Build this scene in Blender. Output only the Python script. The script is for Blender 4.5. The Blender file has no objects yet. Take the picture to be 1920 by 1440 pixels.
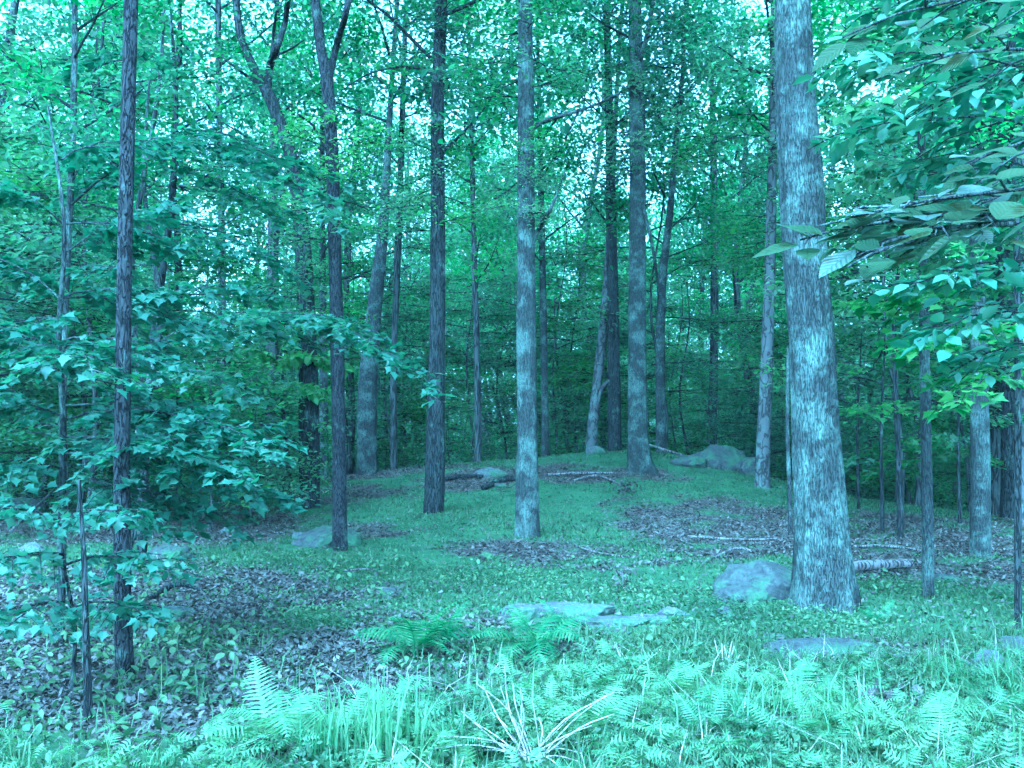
import bpy, math, random
import numpy as np
from mathutils import Vector, Matrix, noise as mnoise

rng = np.random.default_rng(11)
random.seed(5)
scene = bpy.context.scene
COL = scene.collection
R = math.radians

# ------------------------------------------------------------------ camera, world, sun, exposure
FPX, PITCH, EYE = 1884.0, R(2.31), 1.62
cam_d = bpy.data.cameras.new("camera")
cam_d.sensor_width = 36.0
cam_d.lens = 36.0 * FPX / 1920.0
cam_d.clip_start, cam_d.clip_end = 0.1, 900.0
cam = bpy.data.objects.new("camera", cam_d)
cam.location = (0, 0, EYE)
cam.rotation_euler = (R(90) + PITCH, 0, 0)
COL.objects.link(cam)
scene.camera = cam

SUN_EL, SUN_AZ = 52.0, 200.0          # azimuth measured from +Y clockwise: behind the camera, a little to its left
world = bpy.data.worlds.new("World")
scene.world = world
world.use_nodes = True
wn, wl = world.node_tree.nodes, world.node_tree.links
wn.clear()
sky = wn.new("ShaderNodeTexSky")
sky.sky_type = 'NISHITA'
sky.sun_disc = False
sky.sun_elevation = R(SUN_EL)
sky.sun_rotation = R(SUN_AZ)
sky.altitude = 100
sky.air_density = 1.0
sky.dust_density = 3.0
sky.ozone_density = 1.0
bg = wn.new("ShaderNodeBackground")
bg.inputs['Strength'].default_value = 0.15
out = wn.new("ShaderNodeOutputWorld")
# thin bright overcast: the clear sky's own light spread to near white by cloud
bw = wn.new("ShaderNodeRGBToBW")
wl.new(sky.outputs[0], bw.inputs[0])
cl_ = wn.new("ShaderNodeMath"); cl_.operation = 'MULTIPLY'; cl_.inputs[1].default_value = 2.4
wl.new(bw.outputs[0], cl_.inputs[0])
mxw = wn.new("ShaderNodeMix"); mxw.data_type = 'RGBA'; mxw.inputs[0].default_value = 0.86
wl.new(sky.outputs[0], mxw.inputs[6]); wl.new(cl_.outputs[0], mxw.inputs[7])
wl.new(mxw.outputs[2], bg.inputs[0])
wl.new(bg.outputs[0], out.inputs[0])

sun_d = bpy.data.lights.new("sun", 'SUN')
sun_d.energy = 0.9
sun_d.angle = R(25)
sun_d.color = (1.0, 0.98, 0.95)
sun = bpy.data.objects.new("sun", sun_d)
sd = Vector((math.sin(R(SUN_AZ)) * math.cos(R(SUN_EL)), math.cos(R(SUN_AZ)) * math.cos(R(SUN_EL)), math.sin(R(SUN_EL))))
sun.rotation_euler = sd.to_track_quat('Z', 'Y').to_euler()
sun.location = sd * 50
COL.objects.link(sun)

vs = scene.view_settings
vs.view_transform = 'Standard'
vs.look = 'None'
vs.gamma = 1.0
vs.use_curve_mapping = False
vs.exposure = 2.3
# the photograph's camera was set to the wrong white balance (everything cyan)
vs.use_white_balance = True
vs.white_balance_temperature = 3300
vs.white_balance_tint = -18

cy = scene.cycles
cy.max_bounces = 4
cy.diffuse_bounces = 2
cy.glossy_bounces = 1
cy.transmission_bounces = 3
cy.use_adaptive_sampling = True
cy.adaptive_threshold = 0.04
cy.transparent_max_bounces = 4
cy.caustics_reflective = False
cy.caustics_refractive = False
cy.use_denoising = True
cy.sample_clamp_indirect = 6.0

# ------------------------------------------------------------------ helpers: terrain and projection
def hgt(x, y):
    """height of the woodland floor"""
    x = np.asarray(x, float); y = np.asarray(y, float)
    sx = np.where(x > 3.0, 4.4, 7.2)
    sy = np.where(y < 25.5, 6.6, 14.0)
    m = 0.98 * np.exp(-((x - 3.0) / sx) ** 2 - ((y - 25.5) / sy) ** 2)
    yc = 26.0 - np.clip((x - 3.0), 0, 9) * 1.35 - np.clip(-(x + 3.0), 0, 8) * 0.35
    d = y - yc
    drop = 0.20 * np.where(d > 8, d, np.log1p(np.exp(np.clip(d, -30, 20) * 1.3)) / 1.3)
    drop = 3.6 * np.tanh(drop / 3.6)
    und = 0.035 * np.sin(x * 0.9 + 1.3 * np.sin(y * 0.31)) * np.sin(y * 0.7 + 0.5) + 0.018 * np.sin(2.3 * x + 0.7) * np.sin(1.9 * y + x)
    amp = np.clip((y - 2) / 6, 0.2, 1)
    return m - drop + und * amp

def H(x, y):
    return float(hgt(x, y))

CP, SP = math.cos(PITCH), math.sin(PITCH)
def at(px, py, Y):
    """the world point seen at photograph pixel (px, py) at distance Y"""
    a = (px - 960) / FPX; b = (720 - py) / FPX
    dx, dy, dz = a, CP - b * SP, SP + b * CP
    k = Y / dy
    return Vector((dx * k, Y, EYE + dz * k))

def ground_at(px, py):
    a = (px - 960) / FPX; b = (720 - py) / FPX
    d = Vector((a, CP - b * SP, SP + b * CP))
    t = 1.0
    while t < 120:
        p = Vector((0, 0, EYE)) + d * t
        if p.z < H(p.x, p.y):
            return Vector((p.x, p.y, H(p.x, p.y)))
        t += 0.04
    p = Vector((0, 0, EYE)) + d * 25.0
    return Vector((p.x, p.y, H(p.x, p.y)))

def tag(o, label=None, cat=None, group=None, kind=None):
    if label: o['label'] = label
    if cat: o['category'] = cat
    if group: o['group'] = group
    if kind: o['kind'] = kind
    return o

def empty(name, loc, rz=0.0, sc=1.0):
    o = bpy.data.objects.new(name, None)
    o.empty_display_size = 0.2
    o.location = loc
    o.rotation_euler = (0, 0, rz)
    o.scale = (sc, sc, sc)
    COL.objects.link(o)
    return o

def link(name, me, mat=None, parent=None):
    o = bpy.data.objects.new(name, me)
    COL.objects.link(o)
    if mat and not me.materials:
        me.materials.append(mat)
    if parent:
        o.parent = parent
    return o

def np_mesh(name, V, T, smooth=True):
    """mesh from vertex array (N,3) and faces (M,k), all of k corners"""
    V = np.ascontiguousarray(V, dtype=np.float32); T = np.ascontiguousarray(T, dtype=np.int32)
    me = bpy.data.meshes.new(name)
    me.vertices.add(len(V)); me.vertices.foreach_set("co", V.ravel())
    k = T.shape[1]
    me.loops.add(T.size); me.loops.foreach_set("vertex_index", T.ravel())
    me.polygons.add(len(T)); me.polygons.foreach_set("loop_start", np.arange(len(T), dtype=np.int32) * k)
    me.update(calc_edges=True)
    if smooth:
        me.polygons.foreach_set("use_smooth", np.ones(len(T), dtype=bool))
    return me

def tube_arrays(pts, radii, sides=6, rough=0.0, seed=0.0, cap=True):
    """ring-built tube along a polyline; returns V (N,3), F (M,4)"""
    P = np.array([tuple(p) for p in pts], float); n = len(P)
    T = np.gradient(P, axis=0); T /= np.linalg.norm(T, axis=1)[:, None] + 1e-9
    ref = np.array([0, 1.0, 0]) if abs(T[0][1]) < 0.9 else np.array([1.0, 0, 0])
    U = np.cross(ref, T); U /= np.linalg.norm(U, axis=1)[:, None] + 1e-9
    W = np.cross(T, U)
    th = np.linspace(0, 2 * np.pi, sides, endpoint=False)
    rad = np.asarray(radii, float)[:, None] * np.ones((1, sides))
    if rough:
        k = np.arange(n)[:, None]
        rad = rad * (1 + rough * (np.sin(th[None] * 2 + k * 0.6 + seed) * 0.5 + np.sin(th[None] * 3 - k * 0.9 + seed * 2) * 0.5))
    V = P[:, None] + rad[..., None] * (np.cos(th)[None, :, None] * U[:, None] + np.sin(th)[None, :, None] * W[:, None])
    V = V.reshape(-1, 3)
    i = np.arange(n - 1)[:, None] * sides; j = np.arange(sides)[None]; j2 = (j + 1) % sides
    F = np.stack([i + j, i + j2, i + sides + j2, i + sides + j], -1).reshape(-1, 4)
    if cap:
        a = (n - 1) * sides
        V = np.vstack([V, P[-1:] + T[-1:] * radii[-1] * 0.6])
        c = len(V) - 1
        F = np.vstack([F, np.array([[a + q, a + (q + 1) % sides, c, c] for q in range(sides)])])
    return V, F

def merge(parts):
    Vs, Fs, o = [], [], 0
    for V, F in parts:
        Vs.append(V); Fs.append(F + o); o += len(V)
    return np.vstack(Vs), np.vstack(Fs)

def quads_mesh(name, V, F, smooth=True):
    me = bpy.data.meshes.new(name)
    fs = [tuple(f[:3]) if f[2] == f[3] else tuple(f) for f in F.tolist()]
    me.from_pydata(V.tolist(), [], fs)
    if smooth:
        me.polygons.foreach_set("use_smooth", np.ones(len(fs), dtype=bool))
    me.update()
    return me

def curve_pts(ctrl, n):
    """Catmull-Rom through control points"""
    C = [Vector(c) for c in ctrl]
    C = [C[0] * 2 - C[1]] + C + [C[-1] * 2 - C[-2]]
    outp = []; segs = len(C) - 3
    for i in range(n):
        t = i / (n - 1) * segs; s = min(int(t), segs - 1); u = t - s
        p0, p1, p2, p3 = C[s:s + 4]
        outp.append(0.5 * ((2 * p1) + (p2 - p0) * u + (2 * p0 - 5 * p1 + 4 * p2 - p3) * u * u + (3 * p1 - 3 * p2 + p3 - p0) * u ** 3))
    return outp

# ------------------------------------------------------------------ materials
def mat_new(name):
    m = bpy.data.materials.new(name); m.use_nodes = True
    nt = m.node_tree; nt.nodes.clear()
    return m, nt.nodes, nt.links

def ramp(N, L, fac, stops):
    r = N.new("ShaderNodeValToRGB")
    e = r.color_ramp.elements
    while len(e) < len(stops): e.new(0.5)
    for el, (p, c) in zip(e, stops):
        el.position = p; el.color = (*c, 1)
    L.new(fac, r.inputs[0])
    return r.outputs[0]

def leaf_mat(name, dark, mid, light, trans=0.4, rough=0.5, tcol=None, spec=0.35, cl_scale=0.6, patch=0.0, veins=False):
    if name != 'dead leaf':
        dark, mid, light = [(c[0] * 1.28 + .006, c[1], c[2] * 1.25 + .005) for c in (dark, mid, light)]
    m, N, L = mat_new(name)
    geo = N.new("ShaderNodeNewGeometry")
    oi = N.new("ShaderNodeObjectInfo")
    nz = N.new("ShaderNodeTexNoise"); nz.inputs['Scale'].default_value = cl_scale; nz.inputs['Detail'].default_value = 2
    L.new(geo.outputs['Position'], nz.inputs['Vector'])
    a = N.new("ShaderNodeMath"); a.operation = 'MULTIPLY_ADD'; a.inputs[1].default_value = 0.45; a.inputs[2].default_value = -0.12
    L.new(geo.outputs['Random Per Island'], a.inputs[0])
    b = N.new("ShaderNodeMath"); b.operation = 'ADD'
    L.new(a.outputs[0], b.inputs[0]); L.new(nz.outputs[0], b.inputs[1])
    c = N.new("ShaderNodeMath"); c.operation = 'MULTIPLY_ADD'; c.inputs[1].default_value = 0.3
    L.new(oi.outputs['Random'], c.inputs[0]); L.new(b.outputs[0], c.inputs[2])
    d = N.new("ShaderNodeMath"); d.operation = 'SUBTRACT'; d.inputs[1].default_value = 0.15
    L.new(c.outputs[0], d.inputs[0])
    col = ramp(N, L, d.outputs[0], [(0.2, dark), (0.55, mid), (0.9, light)])
    if patch:
        n9 = N.new("ShaderNodeTexNoise"); n9.inputs['Scale'].default_value = 0.45; n9.inputs['Detail'].default_value = 3
        L.new(geo.outputs['Position'], n9.inputs['Vector'])
        f9 = ramp(N, L, n9.outputs[0], [(0.46, (0, 0, 0)), (0.60, (patch,) * 3)])
        mp = N.new("ShaderNodeMix"); mp.data_type = 'RGBA'; mp.blend_type = 'MULTIPLY'
        L.new(f9, mp.inputs[0]); L.new(col, mp.inputs[6]); mp.inputs[7].default_value = (0.86, 1.08, 0.27, 1)
        col = mp.outputs[2]
    p = N.new("ShaderNodeBsdfPrincipled")
    p.inputs['Roughness'].default_value = rough
    p.inputs['Specular IOR Level'].default_value = spec
    L.new(col, p.inputs['Base Color'])
    if veins:
        tcv = N.new("ShaderNodeTexCoord"); sx_ = N.new("ShaderNodeSeparateXYZ"); L.new(tcv.outputs['Object'], sx_.inputs[0])
        def mth(op, a_, b_=None, c_=None):
            q = N.new("ShaderNodeMath"); q.operation = op
            for k_, v_ in enumerate((a_, b_, c_)):
                if v_ is None: continue
                if isinstance(v_, (int, float)): q.inputs[k_].default_value = v_
                else: L.new(v_, q.inputs[k_])
            return q.outputs[0]
        ax = mth('ABSOLUTE', sx_.outputs[0])
        ph = mth('MULTIPLY_ADD', ax, -0.85, sx_.outputs[1])
        sv = mth('POWER', mth('ABSOLUTE', mth('SINE', mth('MULTIPLY', ph, 24.0))), 0.35)
        mid_ = mth('MINIMUM', mth('MULTIPLY', ax, 55.0), 1.0)
        vh = mth('MULTIPLY', sv, mid_)
        vb = N.new("ShaderNodeBump"); vb.inputs['Strength'].default_value = 0.7; vb.inputs['Distance'].default_value = 0.012
        L.new(vh, vb.inputs['Height']); L.new(vb.outputs[0], p.inputs['Normal'])
        vm = N.new("ShaderNodeMix"); vm.data_type = 'RGBA'; vm.inputs[6].default_value = (0.14, 0.19, 0.12, 1)
        L.new(mth('MULTIPLY_ADD', vh, 0.55, 0.45), vm.inputs[0]); L.new(col, vm.inputs[7])
        nb = N.new("ShaderNodeTexNoise"); nb.inputs['Scale'].default_value = 9; nb.inputs['Detail'].default_value = 4
        L.new(geo.outputs['Position'], nb.inputs['Vector'])
        bl = ramp(N, L, nb.outputs[0], [(0.36, (0.45, 0.38, 0.25)), (0.44, (1, 1, 1))])
        vm2 = N.new("ShaderNodeMix"); vm2.data_type = 'RGBA'; vm2.blend_type = 'MULTIPLY'; vm2.inputs[0].default_value = 1
        L.new(vm.outputs[2], vm2.inputs[6]); L.new(bl, vm2.inputs[7])
        col = vm2.outputs[2]; L.new(col, p.inputs['Base Color'])
    t = N.new("ShaderNodeBsdfTranslucent")
    hs = N.new("ShaderNodeMix"); hs.data_type = 'RGBA'; hs.blend_type = 'MULTIPLY'; hs.inputs[0].default_value = 1.0
    L.new(col, hs.inputs[6]); hs.inputs[7].default_value = (*(tcol or (1.35, 1.5, 0.95)), 1)
    L.new(hs.outputs[2], t.inputs[0])
    mx = N.new("ShaderNodeMixShader"); mx.inputs[0].default_value = trans
    L.new(p.outputs[0], mx.inputs[1]); L.new(t.outputs[0], mx.inputs[2])
    o = N.new("ShaderNodeOutputMaterial"); L.new(mx.outputs[0], o.inputs[0])
    return m

def bark_mat(name, dark, mid, light, lichen=(0.16, 0.19, 0.15), lich=0.5, scale=16.0, zs=0.16, bump=0.9, dist=0.03):
    m, N, L = mat_new(name)
    tc = N.new("ShaderNodeTexCoord")
    mp = N.new("ShaderNodeMapping"); mp.inputs['Scale'].default_value = (1, 1, zs)
    oi = N.new("ShaderNodeObjectInfo")
    L.new(tc.outputs['Object'], mp.inputs[0])
    add = N.new("ShaderNodeVectorMath"); add.operation = 'ADD'
    L.new(mp.outputs[0], add.inputs[0])
    sc = N.new("ShaderNodeMath"); sc.operation = 'MULTIPLY'; sc.inputs[1].default_value = 40
    L.new(oi.outputs['Random'], sc.inputs[0]); L.new(sc.outputs[0], add.inputs[1])
    nz = N.new("ShaderNodeTexNoise"); nz.inputs['Scale'].default_value = scale * 0.62; nz.inputs['Detail'].default_value = 2; nz.inputs['Distortion'].default_value = 0.5
    L.new(add.outputs[0], nz.inputs['Vector'])
    s1 = N.new("ShaderNodeMath"); s1.operation = 'SUBTRACT'; s1.inputs[1].default_value = 0.5
    L.new(nz.outputs[0], s1.inputs[0])
    s2 = N.new("ShaderNodeMath"); s2.operation = 'ABSOLUTE'; L.new(s1.outputs[0], s2.inputs[0])
    vc = N.new("ShaderNodeMath"); vc.operation = 'MULTIPLY'; vc.inputs[1].default_value = 13.0; vc.use_clamp = True
    L.new(s2.outputs[0], vc.inputs[0])
    n2 = N.new("ShaderNodeTexNoise"); n2.inputs['Scale'].default_value = scale * 3.2; n2.inputs['Detail'].default_value = 4
    L.new(add.outputs[0], n2.inputs['Vector'])
    mm = N.new("ShaderNodeMath"); mm.operation = 'MULTIPLY_ADD'; mm.inputs[1].default_value = 0.8
    L.new(vc.outputs[0], mm.inputs[0])
    m3 = N.new("ShaderNodeMath"); m3.operation = 'MULTIPLY'; m3.inputs[1].default_value = 0.5
    L.new(n2.outputs[0], m3.inputs[0]); L.new(m3.outputs[0], mm.inputs[2])
    col = ramp(N, L, mm.outputs[0], [(0.25, dark), (0.75, mid), (1.0, light)])
    # lichen blotches in true object space
    n3 = N.new("ShaderNodeTexNoise"); n3.inputs['Scale'].default_value = 3.0; n3.inputs['Detail'].default_value = 6; n3.inputs['Roughness'].default_value = 0.7
    a3 = N.new("ShaderNodeVectorMath"); a3.operation = 'ADD'
    L.new(tc.outputs['Object'], a3.inputs[0]); L.new(sc.outputs[0], a3.inputs[1]); L.new(a3.outputs[0], n3.inputs['Vector'])
    lr = ramp(N, L, n3.outputs[0], [(0.66 - 0.22 * lich, (0, 0, 0)), (0.78 - 0.18 * lich, (1, 1, 1))])
    lm = N.new("ShaderNodeMath"); lm.operation = 'MULTIPLY'; lm.inputs[1].default_value = 0.8
    L.new(lr, lm.inputs[0])
    lm2 = N.new("ShaderNodeMath"); lm2.operation = 'MULTIPLY'
    L.new(lm.outputs[0], lm2.inputs[0]); L.new(mm.outputs[0], lm2.inputs[1])
    mc = N.new("ShaderNodeMix"); mc.data_type = 'RGBA'
    L.new(lm2.outputs[0], mc.inputs[0]); L.new(col, mc.inputs[6]); mc.inputs[7].default_value = (*lichen, 1)
    bp = N.new("ShaderNodeBump"); bp.inputs['Strength'].default_value = bump; bp.inputs['Distance'].default_value = dist
    L.new(mm.outputs[0], bp.inputs['Height'])
    p = N.new("ShaderNodeBsdfPrincipled"); p.inputs['Roughness'].default_value = 0.9
    p.inputs['Specular IOR Level'].default_value = 0.15
    L.new(mc.outputs[2], p.inputs['Base Color']); L.new(bp.outputs[0], p.inputs['Normal'])
    o = N.new("ShaderNodeOutputMaterial"); L.new(p.outputs[0], o.inputs[0])
    return m

def rock_mat(name, a, b, c):
    m, N, L = mat_new(name)
    tc = N.new("ShaderNodeTexCoord")
    n1 = N.new("ShaderNodeTexNoise"); n1.inputs['Scale'].default_value = 5; n1.inputs['Detail'].default_value = 8; n1.inputs['Roughness'].default_value = 0.7
    n2 = N.new("ShaderNodeTexNoise"); n2.inputs['Scale'].default_value = 26; n2.inputs['Detail'].default_value = 5
    L.new(tc.outputs['Object'], n1.inputs['Vector']); L.new(tc.outputs['Object'], n2.inputs['Vector'])
    mm = N.new("ShaderNodeMath"); mm.operation = 'MULTIPLY_ADD'; mm.inputs[1].default_value = 0.4
    L.new(n2.outputs[0], mm.inputs[0]); 
    m4 = N.new("ShaderNodeMath"); m4.operation = 'MULTIPLY'; m4.inputs[1].default_value = 0.6
    L.new(n1.outputs[0], m4.inputs[0]); L.new(m4.outputs[0], mm.inputs[2])
    col = ramp(N, L, mm.outputs[0], [(0.36, a), (0.5, b), (0.64, c)])
    # moss grows on some of it
    n3 = N.new("ShaderNodeTexNoise"); n3.inputs['Scale'].default_value = 2.6; n3.inputs['Detail'].default_value = 7; n3.inputs['Roughness'].default_value = 0.75
    L.new(tc.outputs['Object'], n3.inputs['Vector'])
    lr = ramp(N, L, n3.outputs[0], [(0.47, (0, 0, 0)), (0.60, (0.85, 0.85, 0.85))])
    mc = N.new("ShaderNodeMix"); mc.data_type = 'RGBA'
    L.new(lr, mc.inputs[0]); L.new(col, mc.inputs[6]); mc.inputs[7].default_value = (0.06, 0.10, 0.035, 1)
    bp = N.new("ShaderNodeBump"); bp.inputs['Strength'].default_value = 1.0; bp.inputs['Distance'].default_value = 0.06
    L.new(mm.outputs[0], bp.inputs['Height'])
    p = N.new("ShaderNodeBsdfPrincipled"); p.inputs['Roughness'].default_value = 0.85
    L.new(mc.outputs[2], p.inputs['Base Color']); L.new(bp.outputs[0], p.inputs['Normal'])
    o = N.new("ShaderNodeOutputMaterial"); L.new(p.outputs[0], o.inputs[0])
    return m

M = {}
M['canopy'] = leaf_mat('canopy leaf', (0.036, 0.080, 0.037), (0.077, 0.155, 0.070), (0.17, 0.29, 0.13), 0.66, 0.5, patch=0.8, tcol=(1.5, 1.7, 1.15))
M['under'] = leaf_mat('understory leaf', (0.034, 0.073, 0.035), (0.068, 0.132, 0.062), (0.135, 0.225, 0.10), 0.6, 0.5, patch=0.8, tcol=(1.45, 1.6, 1.1))
M['maple'] = leaf_mat('maple leaf', (0.033, 0.080, 0.035), (0.060, 0.135, 0.060), (0.105, 0.195, 0.092), 0.46, 0.5, spec=0.45)
M['broad'] = leaf_mat('broad leaf', (0.034, 0.085, 0.034), (0.062, 0.14, 0.058), (0.11, 0.20, 0.09), 0.3, 0.5, spec=0.5, cl_scale=2.5)
M['broad_pale'] = leaf_mat('pale broad leaf', (0.045, 0.085, 0.045), (0.08, 0.13, 0.075), (0.13, 0.19, 0.115), 0.32, 0.5, spec=0.5, cl_scale=4, veins=True)
M['yellow'] = leaf_mat('yellow green leaf', (0.055, 0.13, 0.025), (0.09, 0.19, 0.04), (0.13, 0.25, 0.055), 0.55, 0.5)  # brighter, yellower leaf colour carries the glow
M['fern'] = leaf_mat('fern', (0.07, 0.15, 0.045), (0.12, 0.23, 0.075), (0.18, 0.30, 0.10), 0.4, 0.5, cl_scale=1.5)
M['fern_dark'] = leaf_mat('dark fern', (0.03, 0.085, 0.022), (0.055, 0.14, 0.036), (0.10, 0.21, 0.055), 0.4, 0.5, cl_scale=1.5)
M['herb'] = leaf_mat('herb', (0.022, 0.05, 0.016), (0.058, 0.115, 0.038), (0.13, 0.22, 0.075), 0.4, 0.5, cl_scale=0.9)
M['grass'] = leaf_mat('grass', (0.038, 0.075, 0.022), (0.066, 0.125, 0.038), (0.10, 0.17, 0.055), 0.35, 0.5, cl_scale=0.8)
M['litter'] = leaf_mat('dead leaf', (0.022, 0.020, 0.017), (0.068, 0.064, 0.054), (0.16, 0.152, 0.13), 0.1, 0.6, tcol=(1, 0.9, 0.7), cl_scale=7)
M['bark'] = bark_mat('oak bark', (0.018, 0.020, 0.018), (0.034, 0.037, 0.033), (0.052, 0.056, 0.050), lich=0.95, scale=96, zs=.17, bump=0.8, dist=.018)
M['bark_dark'] = bark_mat('dark bark', (0.010, 0.0105, 0.010), (0.022, 0.0235, 0.022), (0.044, 0.047, 0.044), lich=0.45, scale=55)
M['bark_grey'] = bark_mat('grey bark', (0.014, 0.015, 0.014), (0.030, 0.032, 0.030), (0.052, 0.055, 0.051), lich=0.8, scale=75, zs=.25, bump=0.6)
M['bark_mid'] = bark_mat('mid bark', (0.009, 0.009, 0.010), (0.022, 0.022, 0.023), (0.044, 0.044, 0.044), lich=0.5, scale=75, zs=.22)
M['bark_pale'] = bark_mat('pale smooth bark', (0.025, 0.025, 0.024), (0.060, 0.060, 0.057), (0.10, 0.10, 0.096), lich=0.6, scale=12, zs=0.5, bump=0.3)
M['bark_far'] = bark_mat('far bark', (0.014, 0.015, 0.014), (0.036, 0.038, 0.035), (0.075, 0.078, 0.072), lich=0.35, scale=18, bump=0.5)
M['rock'] = rock_mat('granite', (0.016, 0.017, 0.016), (0.045, 0.048, 0.043), (0.088, 0.092, 0.083))
M['rock_pale'] = rock_mat('pale granite', (0.035, 0.035, 0.035), (0.085, 0.086, 0.085), (0.18, 0.18, 0.175))
M['straw'] = bark_mat('dry stalk', (0.16, 0.14, 0.12), (0.30, 0.265, 0.235), (0.42, 0.38, 0.34), lich=0.0, scale=40, bump=0.2, dist=0.003)
M['wood'] = bark_mat('dead wood', (0.02, 0.019, 0.017), (0.07, 0.064, 0.058), (0.15, 0.14, 0.13), lich=0.4, scale=30, bump=0.5, dist=0.01)

# ------------------------------------------------------------------ ground
def E(px, py, rx, ry, w=1.0):
    """an elliptical patch of leaf litter, some standing in for shade, centred where a pixel meets the ground, radii in metres"""
    g = ground_at(px, py)
    return (g.x, g.y, rx, ry, w)

LITTER_AND_SHADE = [E(1000, 1035, 1.1, 0.8), E(1370, 1000, 1.5, 1.7), E(1330, 965, 1.6, 1.6, .8), E(1450, 1035, 1.2, .6), E(900, 900, 1.5, 1.3), E(960, 885, 1.4, 1.0),
          E(1130, 890, 1.5, 0.9), E(740, 885, 1.8, 1.2), E(620, 930, 1.6, 1.5, .8), E(1730, 1010, 2.2, 1.6, .9), E(1850, 1075, 1.6, 0.9, .9), E(1650, 1045, 1.0, .6, .8),
          E(190, 1130, 2.2, 2.0), E(330, 1140, 1.3, 1.0), E(60, 980, 4.0, 2.6), E(300, 1000, 2.5, 1.5), E(270, 1310, 0.95, 0.75), E(420, 1240, 1.3, 1.0, .9), E(560, 1180, 1.0, .9, .5),
          E(480, 1290, .7, .5, .9), E(800, 1240, .9, .45, .7), E(700, 1310, .5, .35, .9), E(930, 1290, .35, .25, .7), E(1700, 980, 2, 1.2, .8), E(1610, 1230, .8, .5, .5), E(880, 1180, .7, .4, .5),
          E(790, 1215, .55, .35), E(1000, 1225, .5, .32), E(930, 1230, .4, .3, .8), E(60, 1290, 1.2, .8, .8), E(330, 1370, .8, .35, .8), E(620, 1290, .6, .3, .7), E(100, 1380, .6, .2, .6),  # first three: dark litter standing in for shade beneath the dark ferns
          E(650, 1000, 1.0, .8, .6), E(1150, 1060, 1.2, .3, .5), E(160, 1230, 1.2, .9, .9), E(1720, 1340, .5, .25, .7), E(1450, 1300, .4, .2, .4)]
def litter_amount(x, y):
    x = np.asarray(x, float); y = np.asarray(y, float)
    a = np.zeros_like(x)
    for cx, cy_, rx, ry, w in LITTER_AND_SHADE:
        d = ((x - cx) / rx) ** 2 + ((y - cy_) / ry) ** 2
        a = np.maximum(a, w * np.clip((1.75 - d) * .75, 0, 1))
    n = 0.42 * np.sin(3.1 * x + 1.1 * np.sin(2.3 * y)) * np.sin(2.7 * y + 0.6) + 0.38 * np.sin(7.3 * x + y + 1.5 * np.sin(3.3 * y)) * np.sin(6.1 * y - x)
    far = np.clip((y - 27) / 3, 0, 1) * 0.85
    return np.clip(np.maximum(a, far) + n * (a > 0.05), 0, 1)

def axis(lo, hi, step, far, g):
    v = list(np.arange(lo, hi + 1e-6, step)); s = step
    while v[-1] < far: s *= g; v.append(v[-1] + s)
    s = step
    while v[0] > -far: s *= g; v.insert(0, v[0] - s)
    return np.array(v)
gx = axis(-13, 13, 0.14, 260, 1.25); gy = axis(0.5, 34, 0.14, 260, 1.25)
GX, GY = np.meshgrid(gx, gy)
GZ = hgt(GX, GY)
nx_, ny_ = len(gx), len(gy)
V = np.stack([GX, GY, GZ], -1).reshape(-1, 3)
V[:, 2] += (rng.random(len(V)) - 0.5) * 0.02 * (np.abs(V[:, 0]) < 13)
i = np.arange(ny_ - 1)[:, None] * nx_ + np.arange(nx_ - 1)[None]
F = np.stack([i, i + 1, i + nx_ + 1, i + nx_], -1).reshape(-1, 4)
gme = np_mesh('ground', V, F)
at_l = gme.attributes.new('litter', 'FLOAT', 'POINT')
at_l.data.foreach_set('value', litter_amount(V[:, 0], V[:, 1]).astype(np.float32))
m, N, L = mat_new('woodland floor')
geo = N.new("ShaderNodeNewGeometry")
al = N.new("ShaderNodeAttribute"); al.attribute_name = 'litter'
n1 = N.new("ShaderNodeTexNoise"); n1.inputs['Scale'].default_value = 2.2; n1.inputs['Detail'].default_value = 8; n1.inputs['Roughness'].default_value = 0.7
n2 = N.new("ShaderNodeTexNoise"); n2.inputs['Scale'].default_value = 30; n2.inputs['Detail'].default_value = 5
n3 = N.new("ShaderNodeTexVoronoi"); n3.inputs['Scale'].default_value = 18
for q in (n1, n2, n3): L.new(geo.outputs['Position'], q.inputs['Vector'])
moss = ramp(N, L, n1.outputs[0], [(0.3, (0.034, 0.048, 0.024)), (0.5, (0.060, 0.092, 0.038)), (0.7, (0.09, 0.13, 0.055))])
dirt = ramp(N, L, n3.outputs['Color'], [(0.1, (0.016, 0.014, 0.012)), (0.5, (0.05, 0.042, 0.036)), (0.9, (0.13, 0.11, 0.095))])
mk = N.new("ShaderNodeMath"); mk.operation = 'MULTIPLY_ADD'; mk.inputs[1].default_value = 0.9; mk.inputs[2].default_value = -0.45
L.new(n2.outputs[0], mk.inputs[0])
ad = N.new("ShaderNodeMath"); ad.operation = 'ADD'; L.new(al.outputs['Fac'], ad.inputs[0]); L.new(mk.outputs[0], ad.inputs[1])
fac = ramp(N, L, ad.outputs[0], [(0.3, (0, 0, 0)), (0.85, (1, 1, 1))])
mc = N.new("ShaderNodeMix"); mc.data_type = 'RGBA'
L.new(fac, mc.inputs[0]); L.new(moss, mc.inputs[6]); L.new(dirt, mc.inputs[7])
bp = N.new("ShaderNodeBump"); bp.inputs['Strength'].default_value = 0.7; bp.inputs['Distance'].default_value = 0.03; L.new(n2.outputs[0], bp.inputs['Height'])
p = N.new("ShaderNodeBsdfPrincipled"); p.inputs['Roughness'].default_value = 0.95; p.inputs['Specular IOR Level'].default_value = 0.1
L.new(mc.outputs[2], p.inputs['Base Color']); L.new(bp.outputs[0], p.inputs['Normal'])
o = N.new("ShaderNodeOutputMaterial"); L.new(p.outputs[0], o.inputs[0])
tag(link('ground', gme, m), 'mossy woodland floor with patches of brown leaf litter', kind='structure')

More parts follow.
